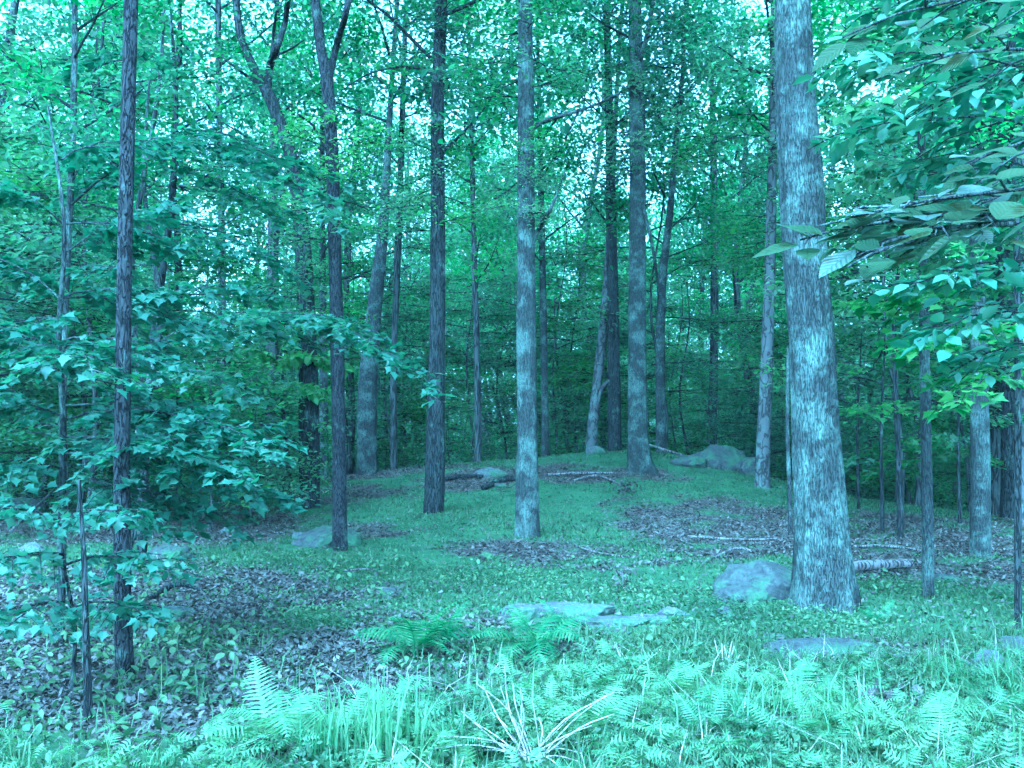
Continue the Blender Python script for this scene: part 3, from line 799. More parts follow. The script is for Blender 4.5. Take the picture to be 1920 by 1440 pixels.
# ------------------------------------------------------------------ near sprays of leaves
def spray(start, end, width, nleaf, droop=.1, r0=.008, g=None, twig=9, drop=.3):
    """one flat layered branch; returns tubes and leaf centres with headings"""
    g = g or rng
    s, e = np.array(start), np.array(end); L_ = np.linalg.norm(e - s); d = (e - s) / L_
    side = np.cross(d, [0, 0, 1.0]); side /= np.linalg.norm(side) + 1e-9
    n = 9; P = []
    for k in range(n):
        t = k / (n - 1)
        P.append(s + (e - s) * t + np.array([0, 0, droop * L_ * 4 * t * (1 - t)]) + g.normal(0, .006 * L_, 3) * (t > 0) * (t < 1))
    P = np.array(P)
    tubes = [tube_arrays(P, np.linspace(r0, .0025, n), 6)]
    C, Y = [], []
    twn = []
    for k in range(twig):
        t = .12 + .86 * (k + g.uniform(0, .6)) / twig
        f = t * (n - 1); a = min(int(f), n - 2); b = P[a] + (P[a + 1] - P[a]) * (f - a)
        sg = 1 if k % 2 else -1
        ln = width * (.35 + .65 * math.sin(math.pi * min(1, t * 1.05 + .1))) * g.uniform(.75, 1.15)
        dd = side * sg * .85 + d * .55 + np.array([0, 0, g.normal(-.08, .12)])
        dd /= np.linalg.norm(dd)
        e2 = b + dd * ln + np.array([0, 0, -drop * ln * .5])
        mid = (b + e2) / 2 + np.array([0, 0, .08 * ln])
        tubes.append(tube_arrays([b, mid, e2], [.004, .003, .0018], 4))
        twn.append((b, mid, e2, ln))
    tot = sum(q[3] for q in twn) + L_ * .5
    for b, mid, e2, ln in twn + [(P[4], P[6], P[8], L_ * .5)]:
        m_ = max(2, int(nleaf * ln / tot))
        for q in range(m_):
            u = g.uniform(.08, 1.0)
            p = (1 - u) ** 2 * b + 2 * u * (1 - u) * mid + u * u * e2
            hd = e2 - b; h = math.atan2(-hd[0], hd[1]) + g.choice([-1, 1]) * g.uniform(.2, 1.2)
            C.append(p + g.normal(0, .02, 3) + np.array([0, 0, -.01])); Y.append(h)
    return tubes, np.array(C), np.array(Y)

LEAFME = {}
def leaf_mesh(tkey, tmpl, mat):
    k = (tkey, mat.name)
    if k not in LEAFME:
        me = np_mesh('leaf', tmpl[0], tmpl[1], smooth=(tkey == 'broad')); me.materials.append(mat); LEAFME[k] = me
    return LEAFME[k]

def leafy(root, sprays, tkey, tmpl, mat, size, bark, seed, tilt=.3, maxparts=300, pitch=.2):
    """limbs and leaves; the leaves nearest the camera are parts, the rest one foliage mesh"""
    g = np.random.default_rng(seed); org = np.array(root.location)
    Cs, Ys = [], []
    for s in sprays:
        tb, C, Y = spray(*s[:4], g=g, **(s[4] if len(s) > 4 else {}))
        Vv, Fv = merge([(a - org, b) for a, b in tb])
        link('branch', quads_mesh('branch', Vv, Fv), bark, root)
        Cs.append(C); Ys.append(Y)
    C = np.vstack(Cs); Y = np.concatenate(Ys)
    sz = size * g.uniform(.65, 1.2, len(C))
    ok = C[:, 1] > .8
    C, Y, sz = C[ok], Y[ok], sz[ok]
    inv = np.abs(C[:, 0] / C[:, 1]) < .53
    order = np.argsort(-(sz / C[:, 1]) * inv)
    a, b = order[:maxparts], order[maxparts:]
    _, _, A = leaf_arrays(C[a], sz[a], tmpl, tilt=tilt, yaw=Y[a], pitch=pitch, g=g)
    me = leaf_mesh(tkey, tmpl, mat)
    for k, i_ in enumerate(a):
        o = bpy.data.objects.new('leaf', me)
        m4 = Matrix(A[k].tolist()).to_4x4()
        o.matrix_local = Matrix.Translation(Vector((C[i_] - org).tolist())) @ m4 @ Matrix.Scale(float(sz[i_]), 4)
        o.parent = root
        COL.objects.link(o)
    if len(b):
        V_, F_, _ = leaf_arrays(C[b] - org, sz[b], tmpl, tilt=tilt, yaw=Y[b], pitch=pitch, g=g)
        f = link('foliage', np_mesh('foliage', V_, F_, smooth=False), mat, root); f['kind'] = 'stuff'

def stem(root, pts, radii, mat, name='trunk', sides=12):
    org = Vector(root.location)
    cp = curve_pts([Vector(p) - org for p in pts], 22)
    rd = np.interp(np.linspace(0, len(pts) - 1, 22), np.arange(len(pts)), radii)
    Vv, Fv = tube_arrays(cp, rd, sides, rough=.1)
    link(name, quads_mesh(name, Vv, Fv), mat, root)

def base_at(x, y): return (x, y, H(x, y) - .04)
A_ = lambda px, py, Y: tuple(at(px, py, Y))

# maple sapling among the thin trunks, wide flat layers
b = base_at(-3.25, 7.3)
r = empty('maple_sapling', b)
tag(r, 'maple sapling with wide flat layers of lobed leaves in front of the thin straight trunk', 'maple sapling')
stem(r, [b, A_(118, 800, 7.3), A_(110, 640, 7.3), A_(120, 420, 7.2), A_(90, 200, 7.2)], [.03, .025, .02, .015, .008], M['bark_grey'])
leafy(r, [(A_(115, 660, 7.3), A_(175, 705, 5.9), .8, 323, dict(droop=.08)),
          (A_(115, 700, 7.3), A_(-40, 600, 6.6), .8, 285, {}),
          (A_(118, 790, 7.3), A_(545, 862, 6.6), .75, 627, dict(droop=.10, twig=14)),
          (A_(118, 760, 7.3), A_(420, 770, 7.4), .7, 380, dict(droop=.02, twig=12)),
          (A_(118, 850, 7.3), A_(560, 950, 7.0), .7, 494, dict(droop=.06, twig=14)),
          (A_(118, 830, 7.3), A_(350, 850, 6.2), .6, 304, dict(droop=.04)),
          (A_(112, 560, 7.3), A_(330, 560, 7.6), .7, 323, {}),
          (A_(112, 560, 7.3), A_(-60, 480, 7.6), .8, 323, {}),
          (A_(118, 420, 7.2), A_(330, 470, 7.8), .8, 323, {}),
          (A_(118, 420, 7.2), A_(-40, 330, 7.0), .8, 323, {}),
          (A_(115, 300, 7.2), A_(300, 280, 8.2), .7, 228, {}),
          (A_(118, 900, 7.3), A_(330, 1010, 6.6), .6, 285, {}),
          (A_(118, 640, 7.3), A_(300, 680, 6.9), .6, 247, {}),
          (A_(118, 820, 7.3), A_(480, 900, 6.3), .6, 300, dict(droop=.05, twig=12)),
          (A_(118, 780, 7.3), A_(-60, 760, 6.9), .7, 240, dict(twig=10)),
          (A_(118, 880, 7.3), A_(-60, 880, 6.8), .7, 240, dict(twig=10)),
          (A_(118, 930, 7.4), A_(470, 1000, 6.9), .6, 240, dict(twig=10)),
          (A_(118, 700, 7.3), A_(380, 830, 7.6), .8, 260, dict(twig=12)),
          (A_(112, 600, 7.3), A_(-60, 660, 7.8), .8, 220, dict(twig=10)),
          (A_(112, 560, 7.4), A_(420, 640, 7.8), .8, 280, dict(twig=12)),
          (A_(112, 480, 7.3), A_(330, 400, 7.6), .8, 240, dict(twig=10))],
      'maple', L_MAPLE, M['maple'], .088, M['bark_grey'], 5, tilt=.3)

# the arching spray whose tip hangs by the dark straight trunk
b = base_at(-3.9, 10.2)
r = empty('maple_sapling', b)
tag(r, 'maple whose long arching bough droops to a point by the dark straight trunk', 'maple sapling')
stem(r, [b, A_(262, 800, 10.2), A_(300, 600, 10.2), A_(270, 350, 10), A_(280, 150, 10)], [.045, .04, .032, .022, .01], M['bark_grey'])
leafy(r, [(A_(300, 640, 10.2), A_(835, 742, 8.6), .75, 630, dict(droop=.15, twig=18)),
          (A_(300, 610, 10.2), A_(650, 600, 9.2), .7, 345, dict(droop=.02, twig=12)),
          (A_(420, 610, 9.6), A_(760, 690, 9.2), .6, 300, dict(droop=.1, twig=12)),
          (A_(290, 560, 10.2), A_(520, 560, 10.0), .8, 270, {}),
          (A_(290, 430, 10.2), A_(560, 520, 10.4), .9, 270, {}),
          (A_(280, 340, 10.0), A_(120, 300, 9.5), .9, 255, {}),
          (A_(300, 700, 10.2), A_(470, 760, 9.2), .7, 240, {}),
          (A_(300, 500, 10.2), A_(80, 560, 10.4), .9, 255, {})],
      'maple', L_MAPLE, M['maple'], .095, M['bark_grey'], 6, tilt=.3)

# the high bough sloping down
b = base_at(-4.4, 12.0)
r = empty('maple_sapling', b)
tag(r, 'maple with a pale bough sloping down across the middle trunks high up', 'maple sapling')
stem(r, [b, A_(280, 700, 12), A_(320, 400, 12), A_(330, 200, 12), A_(320, 20, 12)], [.06, .05, .04, .03, .015], M['bark_dark'])
leafy(r, [(A_(330, 240, 12), A_(650, 430, 9.2), .9, 546, dict(droop=.07, twig=18)),
          (A_(330, 270, 12), A_(500, 330, 10.2), .7, 300, dict(droop=.05, twig=12)),
          (A_(330, 330, 12), A_(520, 420, 11), .9, 260, {}),
          (A_(325, 120, 12), A_(150, 120, 11), 1.0, 260, {}),
          (A_(325, 300, 12), A_(120, 380, 11), 1.0, 260, {}),
          ],
      'maple', L_MAPLE, M['maple'], .115, M['bark_dark'], 7, tilt=.3)

# sapling on the crooked dark stem, low and close
stm = at(158, 1060, 5.45)
b = base_at(-2.6, 6.0)
r = empty('maple_sapling', b)
tag(r, 'low maple sapling spreading over pale leaf litter around the dark crooked stem', 'maple sapling')
stem(r, [b, A_(140, 1180, 6.0), A_(120, 1060, 6.0), A_(110, 960, 6.0)], [.014, .012, .009, .005], M['bark_dark'])
leafy(r, [(A_(120, 1060, 6.0), A_(330, 1080, 5.7), .45, 180, {}), (A_(120, 1040, 6.0), A_(-20, 1070, 5.6), .45, 160, {}),
          (A_(135, 1140, 6.0), A_(290, 1170, 5.6), .4, 140, {}), (A_(130, 1130, 6.0), A_(0, 1190, 5.4), .4, 140, {}),
          (A_(112, 980, 6.0), A_(250, 970, 5.8), .4, 140, {}), (A_(112, 980, 6.0), A_(-10, 960, 5.6), .45, 140, {})],
      'maple', L_MAPLE, M['maple'], .072, M['bark_dark'], 8, tilt=.5, maxparts=220)

# yellow-green leaves, their glow made by a brighter leaf colour, deep between the trunks
b = base_at(-6.1, 17.0)
r = empty('young_beech', b)
tag(r, 'small tree of glowing yellow green leaves seen between the maple layers', 'tree')
stem(r, [b, A_(330, 760, 17), A_(318, 640, 17)], [.05, .035, .01], M['bark_dark'])
leafy(r, [(A_(325, 700, 17), A_(270, 650, 16.5), .9, 260, {}), (A_(325, 690, 17), A_(380, 650, 17.5), .9, 260, {}), (A_(325, 740, 17), A_(350, 735, 15.8), .9, 220, {}), (A_(322, 650, 17), A_(300, 610, 17), .8, 200, {})],
      'oval', L_OVAL, M['yellow'], .15, M['bark_dark'], 9, tilt=.6, maxparts=60)
b = base_at(-3.9, 18.0)
r = empty('young_beech', b)
tag(r, 'young tree of yellow green leaves hanging in front of the stout dark trunk', 'tree')
stem(r, [b, A_(530, 760, 18), A_(535, 640, 18)], [.05, .035, .01], M['bark_dark'])
leafy(r, [(A_(532, 690, 18), A_(590, 670, 17.5), .9, 240, {}), (A_(532, 690, 18), A_(480, 660, 18), .9, 200, {}), (A_(532, 730, 18), A_(570, 740, 17), .9, 200, {}), (A_(533, 650, 18), A_(560, 620, 18), .8, 160, {})],
      'oval', L_OVAL, M['yellow'], .15, M['bark_dark'], 10, tilt=.6, maxparts=60)

# broad leaves close to the lens
b = base_at(2.05, 2.55)
r = empty('broadleaf_sapling', b)
tag(r, 'close branch of big pale oval leaves hanging before the thickest trunk', 'sapling')
stem(r, [b, (2.02, 2.55, .8), (1.95, 2.5, 1.7), (1.85, 2.5, 2.4), (1.8, 2.5, 3.0)], [.02, .018, .014, .011, .006], M['bark_grey'])
leafy(r, [(A_(2450, 420, 2.5), A_(1530, 425, 2.5), .30, 44, dict(droop=.07, twig=11, drop=.1)),
          (A_(1950, 400, 2.5), A_(1500, 450, 2.6), .16, 26, dict(droop=.04, twig=8, drop=.1)),
          (A_(1950, 400, 2.6), A_(1600, 390, 2.7), .14, 20, dict(droop=.02, twig=7, drop=.1)),
          (A_(1900, 420, 2.5), A_(1560, 490, 2.45), .13, 16, dict(droop=.05, twig=6, drop=.1)),
          (A_(2200, 380, 2.5), A_(1720, 370, 2.7), .3, 22, dict(droop=.02, twig=6)),
          (A_(1900, 410, 2.5), A_(1590, 500, 2.35), .2, 12, dict(droop=.05, twig=5)),
          (A_(2300, 300, 2.6), A_(1780, 330, 2.3), .3, 16, dict(twig=6)),
          (A_(2350, 60, 2.8), A_(1580, 70, 2.6), .3, 22, dict(twig=8, drop=.1)),
          (A_(2300, 150, 2.8), A_(1640, 150, 3.0), .35, 22, dict(twig=8))],
      'broad', L_BROAD, M['broad_pale'], .108, M['bark_grey'], 21, tilt=.2, pitch=.12)

b = base_at(3.0, 4.9)
r = empty('broadleaf_sapling', b)
tag(r, 'dense leafy sapling filling the upper edge beside the thickest trunk', 'sapling')
stem(r, [b, (2.98, 4.9, 1.2), (2.9, 4.85, 2.2), (2.8, 4.8, 3.2), (2.75, 4.8, 4.3)], [.03, .026, .02, .014, .007], M['bark_dark'])
leafy(r, [(A_(2080, 300, 4.8), A_(1590, 250, 4.5), .7, 228, dict(twig=10)), (A_(2080, 200, 4.8), A_(1560, 120, 4.7), .7, 228, dict(twig=10)),
          (A_(2080, 80, 4.8), A_(1620, 20, 4.9), .7, 228, dict(twig=10)), (A_(2080, 430, 4.8), A_(1640, 420, 4.8), .6, 209, dict(twig=10)),
          (A_(2080, 520, 4.8), A_(1700, 540, 4.6), .6, 171, dict(twig=10)), (A_(2080, 620, 4.9), A_(1720, 640, 4.4), .55, 171, dict(twig=9)),
          (A_(2080, 640, 4.9), A_(1780, 700, 5.0), .5, 114, dict(twig=9)), (A_(2080, 0, 4.8), A_(1700, -40, 4.4), .7, 171, dict(twig=10)),
          (A_(2080, 350, 4.8), A_(1700, 340, 5.3), .7, 209, dict(twig=10)), (A_(2080, 150, 4.8), A_(1760, 200, 4.2), .6, 171, dict(twig=10))],
      'oval', L_OVAL, M['broad'], .095, M['bark_dark'], 22, tilt=.35)

b = base_at(4.6, 8.6)
r = empty('understory_maple', b)
tag(r, 'maple with drooping dark leaves between the thickest trunk and the frame edge', 'maple')
stem(r, [b, (4.6, 8.6, 2), (4.5, 8.5, 3.4), (4.4, 8.5, 4.8), (4.3, 8.4, 6)], [.05, .042, .03, .02, .01], M['bark_dark'])
leafy(r, [(A_(1930, 480, 8.5), A_(1600, 470, 8.2), .9, 330, dict(twig=12)), (A_(1930, 560, 8.5), A_(1640, 570, 8.6), .8, 300, dict(twig=12)),
          (A_(1930, 380, 8.5), A_(1590, 330, 8.8), .9, 330, dict(twig=12)), (A_(1930, 280, 8.5), A_(1600, 200, 8.0), .9, 330, dict(twig=12)),
          (A_(1930, 620, 8.5), A_(1700, 660, 8.0), .7, 270, dict(twig=12)), (A_(1930, 160, 8.5), A_(1580, 60, 8.6), .9, 330, dict(twig=12)),
          (A_(1930, 60, 8.5), A_(1660, -40, 8.6), .9, 330, dict(twig=12)), (A_(1930, 700, 8.5), A_(1800, 760, 7.6), .6, 165, dict(twig=8))],
      'maple', L_MAPLE, M['under'], .12, M['bark_dark'], 23, tilt=.35)

for (px, by, Y, h0, lab) in [(1655, 1000, 14.5, .8, 'low maple spreading its leaves over the log end in the shade'), (1800, 990, 15.5, 1.0, 'leafy maple between the pale grey trunk and the thin pale young trunk'),
                             (1610, 960, 17.5, 1.0, 'shaded maple just behind the thickest trunk')]:
    q = at(px, by, Y); b = base_at(q.x, Y)
    r = empty('understory_maple', b); tag(r, lab, 'maple')
    stem(r, [b, (q.x, Y, b[2] + 1.5), (q.x + .1, Y, b[2] + 3.2)], [.03, .022, .008], M['bark_dark'])
    sp = []
    gg = np.random.default_rng(px)
    for k in range(11):
        z = b[2] + h0 + k * .26; az = k * 2.4 + 1
        sp.append(((q.x, Y, z), (q.x + math.cos(az) * 1.25, Y + math.sin(az) * 1.1, z + gg.uniform(-.15, .3)), .6, 120, dict(twig=9)))
    leafy(r, sp, 'maple', L_MAPLE, M['under'], .11, M['bark_dark'], px, tilt=.35, maxparts=120)

# ------------------------------------------------------------------ rocks
ROCKS = []
def rock(px, py, Y, w, d, h, label, mat='rock', seed=0, rz=0.0, sink=.25, flat=.0, pts=None, sub=5, tilt=0.0, loc=None):
    import bmesh
    q = at(px, py, Y)
    bm = bmesh.new(); bmesh.ops.create_icosphere(bm, subdivisions=sub, radius=1)
    g = np.random.default_rng(seed)
    cuts = [(Vector(g.normal(0, 1, 3).tolist()).normalized(), g.uniform(.62, .9)) for _ in range(9)]
    off = Vector(g.uniform(-20, 20, 3).tolist())
    for v in bm.verts:
        c = v.co.copy()
        for nn, dd in cuts:
            e = c.dot(nn) - dd
            if e > 0: c -= nn * e * .85
        c *= 1 + .18 * mnoise.noise(c * 1.3 + off) + .09 * mnoise.noise(c * 4 + off) + .045 * mnoise.noise(c * 10 + off) + .02 * mnoise.noise(c * 23 + off)
        if flat and c.z > flat: c.z = flat + (c.z - flat) * .25
        v.co = Vector((c.x * w / 2, c.y * d / 2, c.z * h))
    me = bpy.data.meshes.new('rock'); bm.to_mesh(me); bm.free()
    me.polygons.foreach_set("use_smooth", np.ones(len(me.polygons), dtype=bool))
    o = link('rock', me, M[mat]); z = H(q.x, Y)
    o.location = (q.x, Y, z + h * (0.0 - sink * .3)); o.rotation_euler = (tilt, tilt * .5, rz)
    ROCKS.append((q.x, Y, w, d))
    return tag(o, label, 'rock')
rock(1440, 1075, 9.7, 1.0, .8, .36, 'blue-grey boulder half buried in moss against the thickest trunk', seed=3, rz=.3)
rock(1395, 1105, 9.3, .5, .45, .15, 'low shoulder of stone in front of the blue-grey boulder', seed=30)
rock(605, 990, 13.6, 1.0, .8, .30, 'low grey rock with a mossy top beside the slender forked trunk', seed=4)
rock(1345, 850, 22.6, 1.45, 1.2, .60, 'large rounded boulder on the crest of the mound', seed=6, rz=.2)
rock(1405, 868, 21.9, .6, .5, .38, 'split slab leaning off the crest boulder', seed=7, rz=.6, tilt=.25)
rock(1290, 864, 22.2, .85, .8, .22, 'mossy lower shoulder of the crest boulder', seed=8)
rock(918, 880, 21.5, .75, .6, .17, 'small pale dome of rock on the moss behind the trunks', mat='rock_pale', seed=9)
rock(975, 1140, 8.55, .36, .3, .20, 'pitted block at the end of the rock ledge behind the dark ferns', mat='rock_pale', seed=10, flat=.5)
rock(1065, 1140, 8.75, .80, .45, .17, 'long pale rock ledge lying behind the dark ferns', mat='rock_pale', seed=11, rz=-.25, flat=.4, sink=0)
rock(1150, 1165, 8.3, .7, .4, .11, 'flat scaling slab at the middle of the rock ledge', mat='rock_pale', seed=12, flat=.4)
rock(1262, 1148, 8.55, .30, .2, .08, 'small white topped stone at the end of the rock ledge', mat='rock_pale', seed=13)
rock(1218, 1160, 8.4, .35, .3, .06, 'thin slab between the flat slab and the white topped stone', mat='rock_pale', seed=14, flat=.4)
rock(1150, 1195, 7.9, .35, .2, .05, 'sunken plate of rock just below the ledge', mat='rock', seed=15, flat=.4)
rock(728, 1092, 9.6, .2, .18, .10, 'fist-sized grey stone alone in the low green plants', seed=16)
rock(1362, 1160, 8.5, .18, .16, .08, 'small rounded stone between the ledge and the boulder', seed=17)
rock(1545, 1222, 7.25, .85, .45, .17, 'long dark rock shelf in the plants below the thickest trunk', seed=18, flat=.4, rz=-.1)
rock(1430, 1196, 7.7, .35, .2, .06, 'narrow grey stone near the upright dry stalks', seed=19, flat=.4)
rock(1640, 1225, 7.1, .35, .3, .06, 'low end of the rock shelf beside yellow moss', seed=20, flat=.4)
rock(1850, 1268, 6.6, .38, .32, .14, 'smooth pale blue stone among the bright weeds', mat='rock_pale', seed=21)
rock(1905, 1218, 7.2, .35, .3, .11, 'sloping stone cut by the frame above the pale blue stone', mat='rock', seed=22)
rock(1620, 1060, 11.5, .3, .2, .08, 'small stone behind the fallen log', seed=23)
rock(1765, 1075, 10.6, .45, .35, .09, 'low stone at the foot of the thin pale young trunk', mat='rock', seed=24)
rock(320, 1030, 12.0, .6, .5, .18, 'grey stone in the litter behind the thin straight trunk', seed=25)
rock(320, 1140, 8.6, .55, .4, .12, 'dark flat rock in the leaf litter beside the thin straight trunk', seed=26, flat=.5)
rock(60, 1000, 12.5, .5, .4, .16, 'pale stone in litter at the shaded edge', mat='rock_pale', seed=27)
rock(20, 885, 17.5, 1.2, .9, .45, 'boulder in deep shade behind the maple layers', seed=28)
rock(935, 905, 20.0, .35, .25, .10, 'dark stone in dead leaves behind the centre trunk', seed=29)
for k, (px, py) in enumerate([(1118, 850), (1690, 1240), (560, 1010), (240, 945), (130, 930), (430, 1000)]):
    q = ground_at(px, py)
    if q is None: q = at(px, py, 25)
    rock(px, py, q.y, .02 * q.y + .04, .018 * q.y, .008 * q.y, ['white stone at the foot of the trunks on the crest', 'knobby stone beside the yellow moss', 'small stone before the low grey rock', 'stone at the dark hollow behind the thin straight trunk', 'stone in the dark hollow beside the thin pole', 'stone under the dark end of the maple layer'][k], mat='rock_pale', seed=50 + k, sub=4)

# ------------------------------------------------------------------ fallen wood
def log(name, pts, radii, label, mat='wood', cat='branch', sides=10, rough=.12, twigs=()):
    P = [Vector(p) for p in pts]
    o_ = P[0].copy()
    parts = []
    cp = curve_pts([p - o_ for p in P], 5 * len(P))
    rd = np.interp(np.linspace(0, len(pts) - 1, len(cp)), np.arange(len(pts)), radii)
    Vv, Fv = tube_arrays(cp, rd, sides, rough=rough, seed=len(label))
    # close the butt end
    c = len(Vv); Vv = np.vstack([Vv, Vv[:sides].mean(0)[None]])
    Fv = np.vstack([Fv, np.array([[(k + 1) % sides, k, c, c] for k in range(sides)])])
    parts = [(Vv, Fv)]
    for t0, vec, r in twigs:
        a = cp[int(t0 * (len(cp) - 1))]
        e = a + Vector(vec)
        parts.append(tube_arrays([a, (a + e) / 2 + Vector((0, 0, .02)), e], [r, r * .7, r * .3], 5))
    V2, F2 = merge(parts)
    o = link(name, quads_mesh(name, V2, F2), M[mat]); o.location = o_
    return tag(o, label, cat)
def G(px, py, up=.03):
    q = ground_at(px, py); return (q.x, q.y, q.z + up)
log('fallen_log', [G(1590, 1080, .10), G(1650, 1076, .10), G(1708, 1074, .10)], [.058, .056, .052], 'short pale log with a dark underside lying behind the thickest trunk', mat='wood', cat='log', sides=16, rough=.06)
log('fallen_branch', [G(1600, 1030), G(1660, 1030, .04), G(1720, 1036), G(1770, 1050)], [.018, .018, .014, .007], 'thin pale branch lying beyond the short log', twigs=[(.4, (.2, .3, .1), .01)])
log('fallen_branch', [G(830, 904, .06), G(870, 900, .08), G(905, 897, .05)], [.05, .05, .03], 'dark straight branch on leaves behind the dark straight trunk', mat='bark_dark')
log('fallen_branch', [G(905, 920, .05), G(945, 906, .08), G(975, 902, .05)], [.05, .06, .04], 'black rotten branch end beside the centre trunk', mat='bark_dark')
log('fallen_branch', [G(1025, 893), G(1090, 893, .06), G(1150, 890)], [.03, .03, .02], 'straight pale stick on the mound between the centre and root-flared trunks', twigs=[(.5, (.3, .5, .05), .012)])
log('fallen_branch', [G(1075, 904), G(1120, 898, .06), G(1165, 912)], [.025, .025, .012], 'curved pale stick on the moss before the root-flared trunk')
log('fallen_branch', [G(1085, 1030), G(1120, 1042, .04), G(1160, 1047, .03), G(1200, 1048)], [.012, .012, .009, .004], 'long thin stick on the moss beside the centre trunk', twigs=[(.3, (.15, .1, .05), .004)])
log('fallen_branch', [G(440, 1262), G(480, 1243, .05), G(515, 1222, .08)], [.010, .010, .005], 'thin pale twig crossing the brown leaf litter')
log('fallen_branch', [G(640, 1076), G(670, 1075, .04), G(705, 1073)], [.014, .013, .007], 'short stick in the low plants beside the grey stone')
log('fallen_branch', [G(1340, 1050), G(1380, 1040, .07), G(1415, 1038)], [.018, .018, .012], 'bowed pale stick in litter behind the blue-grey boulder')
log('fallen_branch', [G(1290, 1010), G(1400, 1018, .04), G(1480, 1012)], [.02, .018, .01], 'thin branch across the brown litter patch on the mound')
log('fallen_branch', [G(20, 1010, .1), G(110, 960, .5), G(150, 935, .8)], [.02, .016, .008], 'dead branch propped up in the shaded litter edge', twigs=[(.6, (.3, 0, .3), .006)])
log('fallen_branch', [G(280, 1128), G(330, 1120, .12), G(385, 1118, .05)], [.03, .026, .014], 'dark crooked branch over the flat dark rock', mat='bark_dark', twigs=[(.5, (.15, .05, .15), .008), (.7, (.1, -.1, .1), .006)])
log('fallen_branch', [G(1300, 862), G(1240, 858, .2), G(1200, 852, .3)], [.03, .03, .02], 'pale branch lying against the foot of the crest trunks')
log('broken_branch', [A_(1120, 760, 25.5), A_(1128, 730, 25.5), A_(1141, 714, 25.5)], [.03, .05, .06], 'pale broken limb hanging between the leaning and dark trunks', mat='bark_pale')
def leaf_clump(px, py, n, r, size, label, h=.1):
    q = ground_at(px, py); root = empty('dead_leaf_clump', q); tag(root, label, 'leaf clump')
    g = np.random.default_rng(px)
    C = g.normal(0, 1, (n, 3)) * [r, r, 0]; C[:, 2] = g.uniform(.02, h, n)
    link('leaves', leaves_mesh('leaves', C, size, L_OAK, tilt=.8, g=g), M['litter'], root)['kind'] = 'stuff'
    for k in range(3):
        a = k * 2.1; e = (math.cos(a) * r, math.sin(a) * r, h)
        Vv, Fv = tube_arrays([(0, 0, 0), (e[0] * .4, e[1] * .4, h * .7), e], [.008, .006, .003], 5)
        link('twig', quads_mesh('twig', Vv, Fv), M['wood'], root)
leaf_clump(1172, 926, 70, .11, .09, 'brown clump of dead leaves standing out on the green moss', h=.24)
leaf_clump(1170, 1108, 30, .05, .06, 'small upright tuft of brown leaves above the ledge', h=.2)
leaf_clump(1165, 1080, 24, .09, .06, 'small heap of dead leaves on the moss behind the ledge', h=.08)
leaf_clump(1690, 1345, 60, .14, .09, 'brown curled leaves exposed in the brightest weeds', h=.12)

# ------------------------------------------------------------------ ferns
def frond_mesh(seed, n=19, w=.21, a0=68, a1=-25):
    """rachis with paired toothed pinnae; unit length, rising steeply then arching over along +Y"""
    g = np.random.default_rng(seed)
    m_ = 60; ang = np.radians(np.linspace(a0, a1, m_) + 6 * np.sin(np.linspace(0, 3, m_) + seed))
    yy_ = np.concatenate([[0], np.cumsum(np.cos(ang))]) / m_; zz_ = np.concatenate([[0], np.cumsum(np.sin(ang))]) / m_
    bend = g.normal(0, .07)
    def pt(t):
        t = min(max(t, 0), 1); f = t * m_
        return np.array([bend * t * t, np.interp(f, np.arange(m_ + 1), yy_), np.interp(f, np.arange(m_ + 1), zz_)])
    V, T = [], []
    for k in range(n):
        t = .22 + .77 * k / (n - 1)
        p = pt(t); tg = pt(t + .02) - pt(t - .02); tg /= np.linalg.norm(tg)
        nrm = np.cross([1, 0, 0], tg)
        wl = w * (math.sin(math.pi * (.30 + .68 * (k / (n - 1)))) ** .9) * g.uniform(.88, 1.08) + .008
        for s_ in (-1, 1):
            d = np.array([s_, 0, 0]) + tg * .38 - nrm * g.uniform(.0, .28); d /= np.linalg.norm(d)
            hw = .0165; base = len(V); q_ = 4
            for q in range(q_ + 1):
                u = q / q_; c = p + d * wl * u - np.array([0, 0, .10 * wl * u * u])
                hh = hw * (1 - u * .88) * (1.2 if q % 2 == 0 else .7)
                V.append(c + tg * hh); V.append(c - tg * hh)
            for q in range(q_):
                a_ = base + q * 2
                T += [[a_, a_ + 1, a_ + 3], [a_, a_ + 3, a_ + 2]]
    for k in range(12):
        a_ = pt(k / 11); base = len(V); r_ = .007 * (1 - k / 14)
        V.append(a_ + [r_, 0, .001]); V.append(a_ + [-r_, 0, .001])
        if k: T += [[base - 2, base - 1, base + 1], [base - 2, base + 1, base]]
    return np_mesh('frond', np.array(V), np.array(T), smooth=False)
FR = {}
for mk in ('fern', 'fern_dark'):
    FR[mk] = []
    for s in range(5):
        me = frond_mesh(s, w=.19 + .02 * (s % 3), a0=66 + 5 * s, a1=5 - 12 * s); me.materials.append(M[mk]); FR[mk].append(me)
def fern(x, y, size, n, label, mk='fern', group=None, seed=0, spread=.5):
    g = np.random.default_rng(seed)
    root = empty('fern', (x, y, H(x, y) - .01), g.uniform(0, 6.28)); tag(root, label, 'fern', group)
    for k in range(n):
        o = bpy.data.objects.new('frond', FR[mk][int(g.integers(0, 5))])
        o.parent = root; s = size * g.uniform(.75, 1.15)
        o.scale = (s, s, s * g.uniform(.8, 1.2))
        o.rotation_euler = (g.normal(-.05, .18), g.normal(0, .15), k * 6.283 / n + g.normal(0, .25))
        o.location = (g.normal(0, .02), g.normal(0, .02), 0)
        COL.objects.link(o)
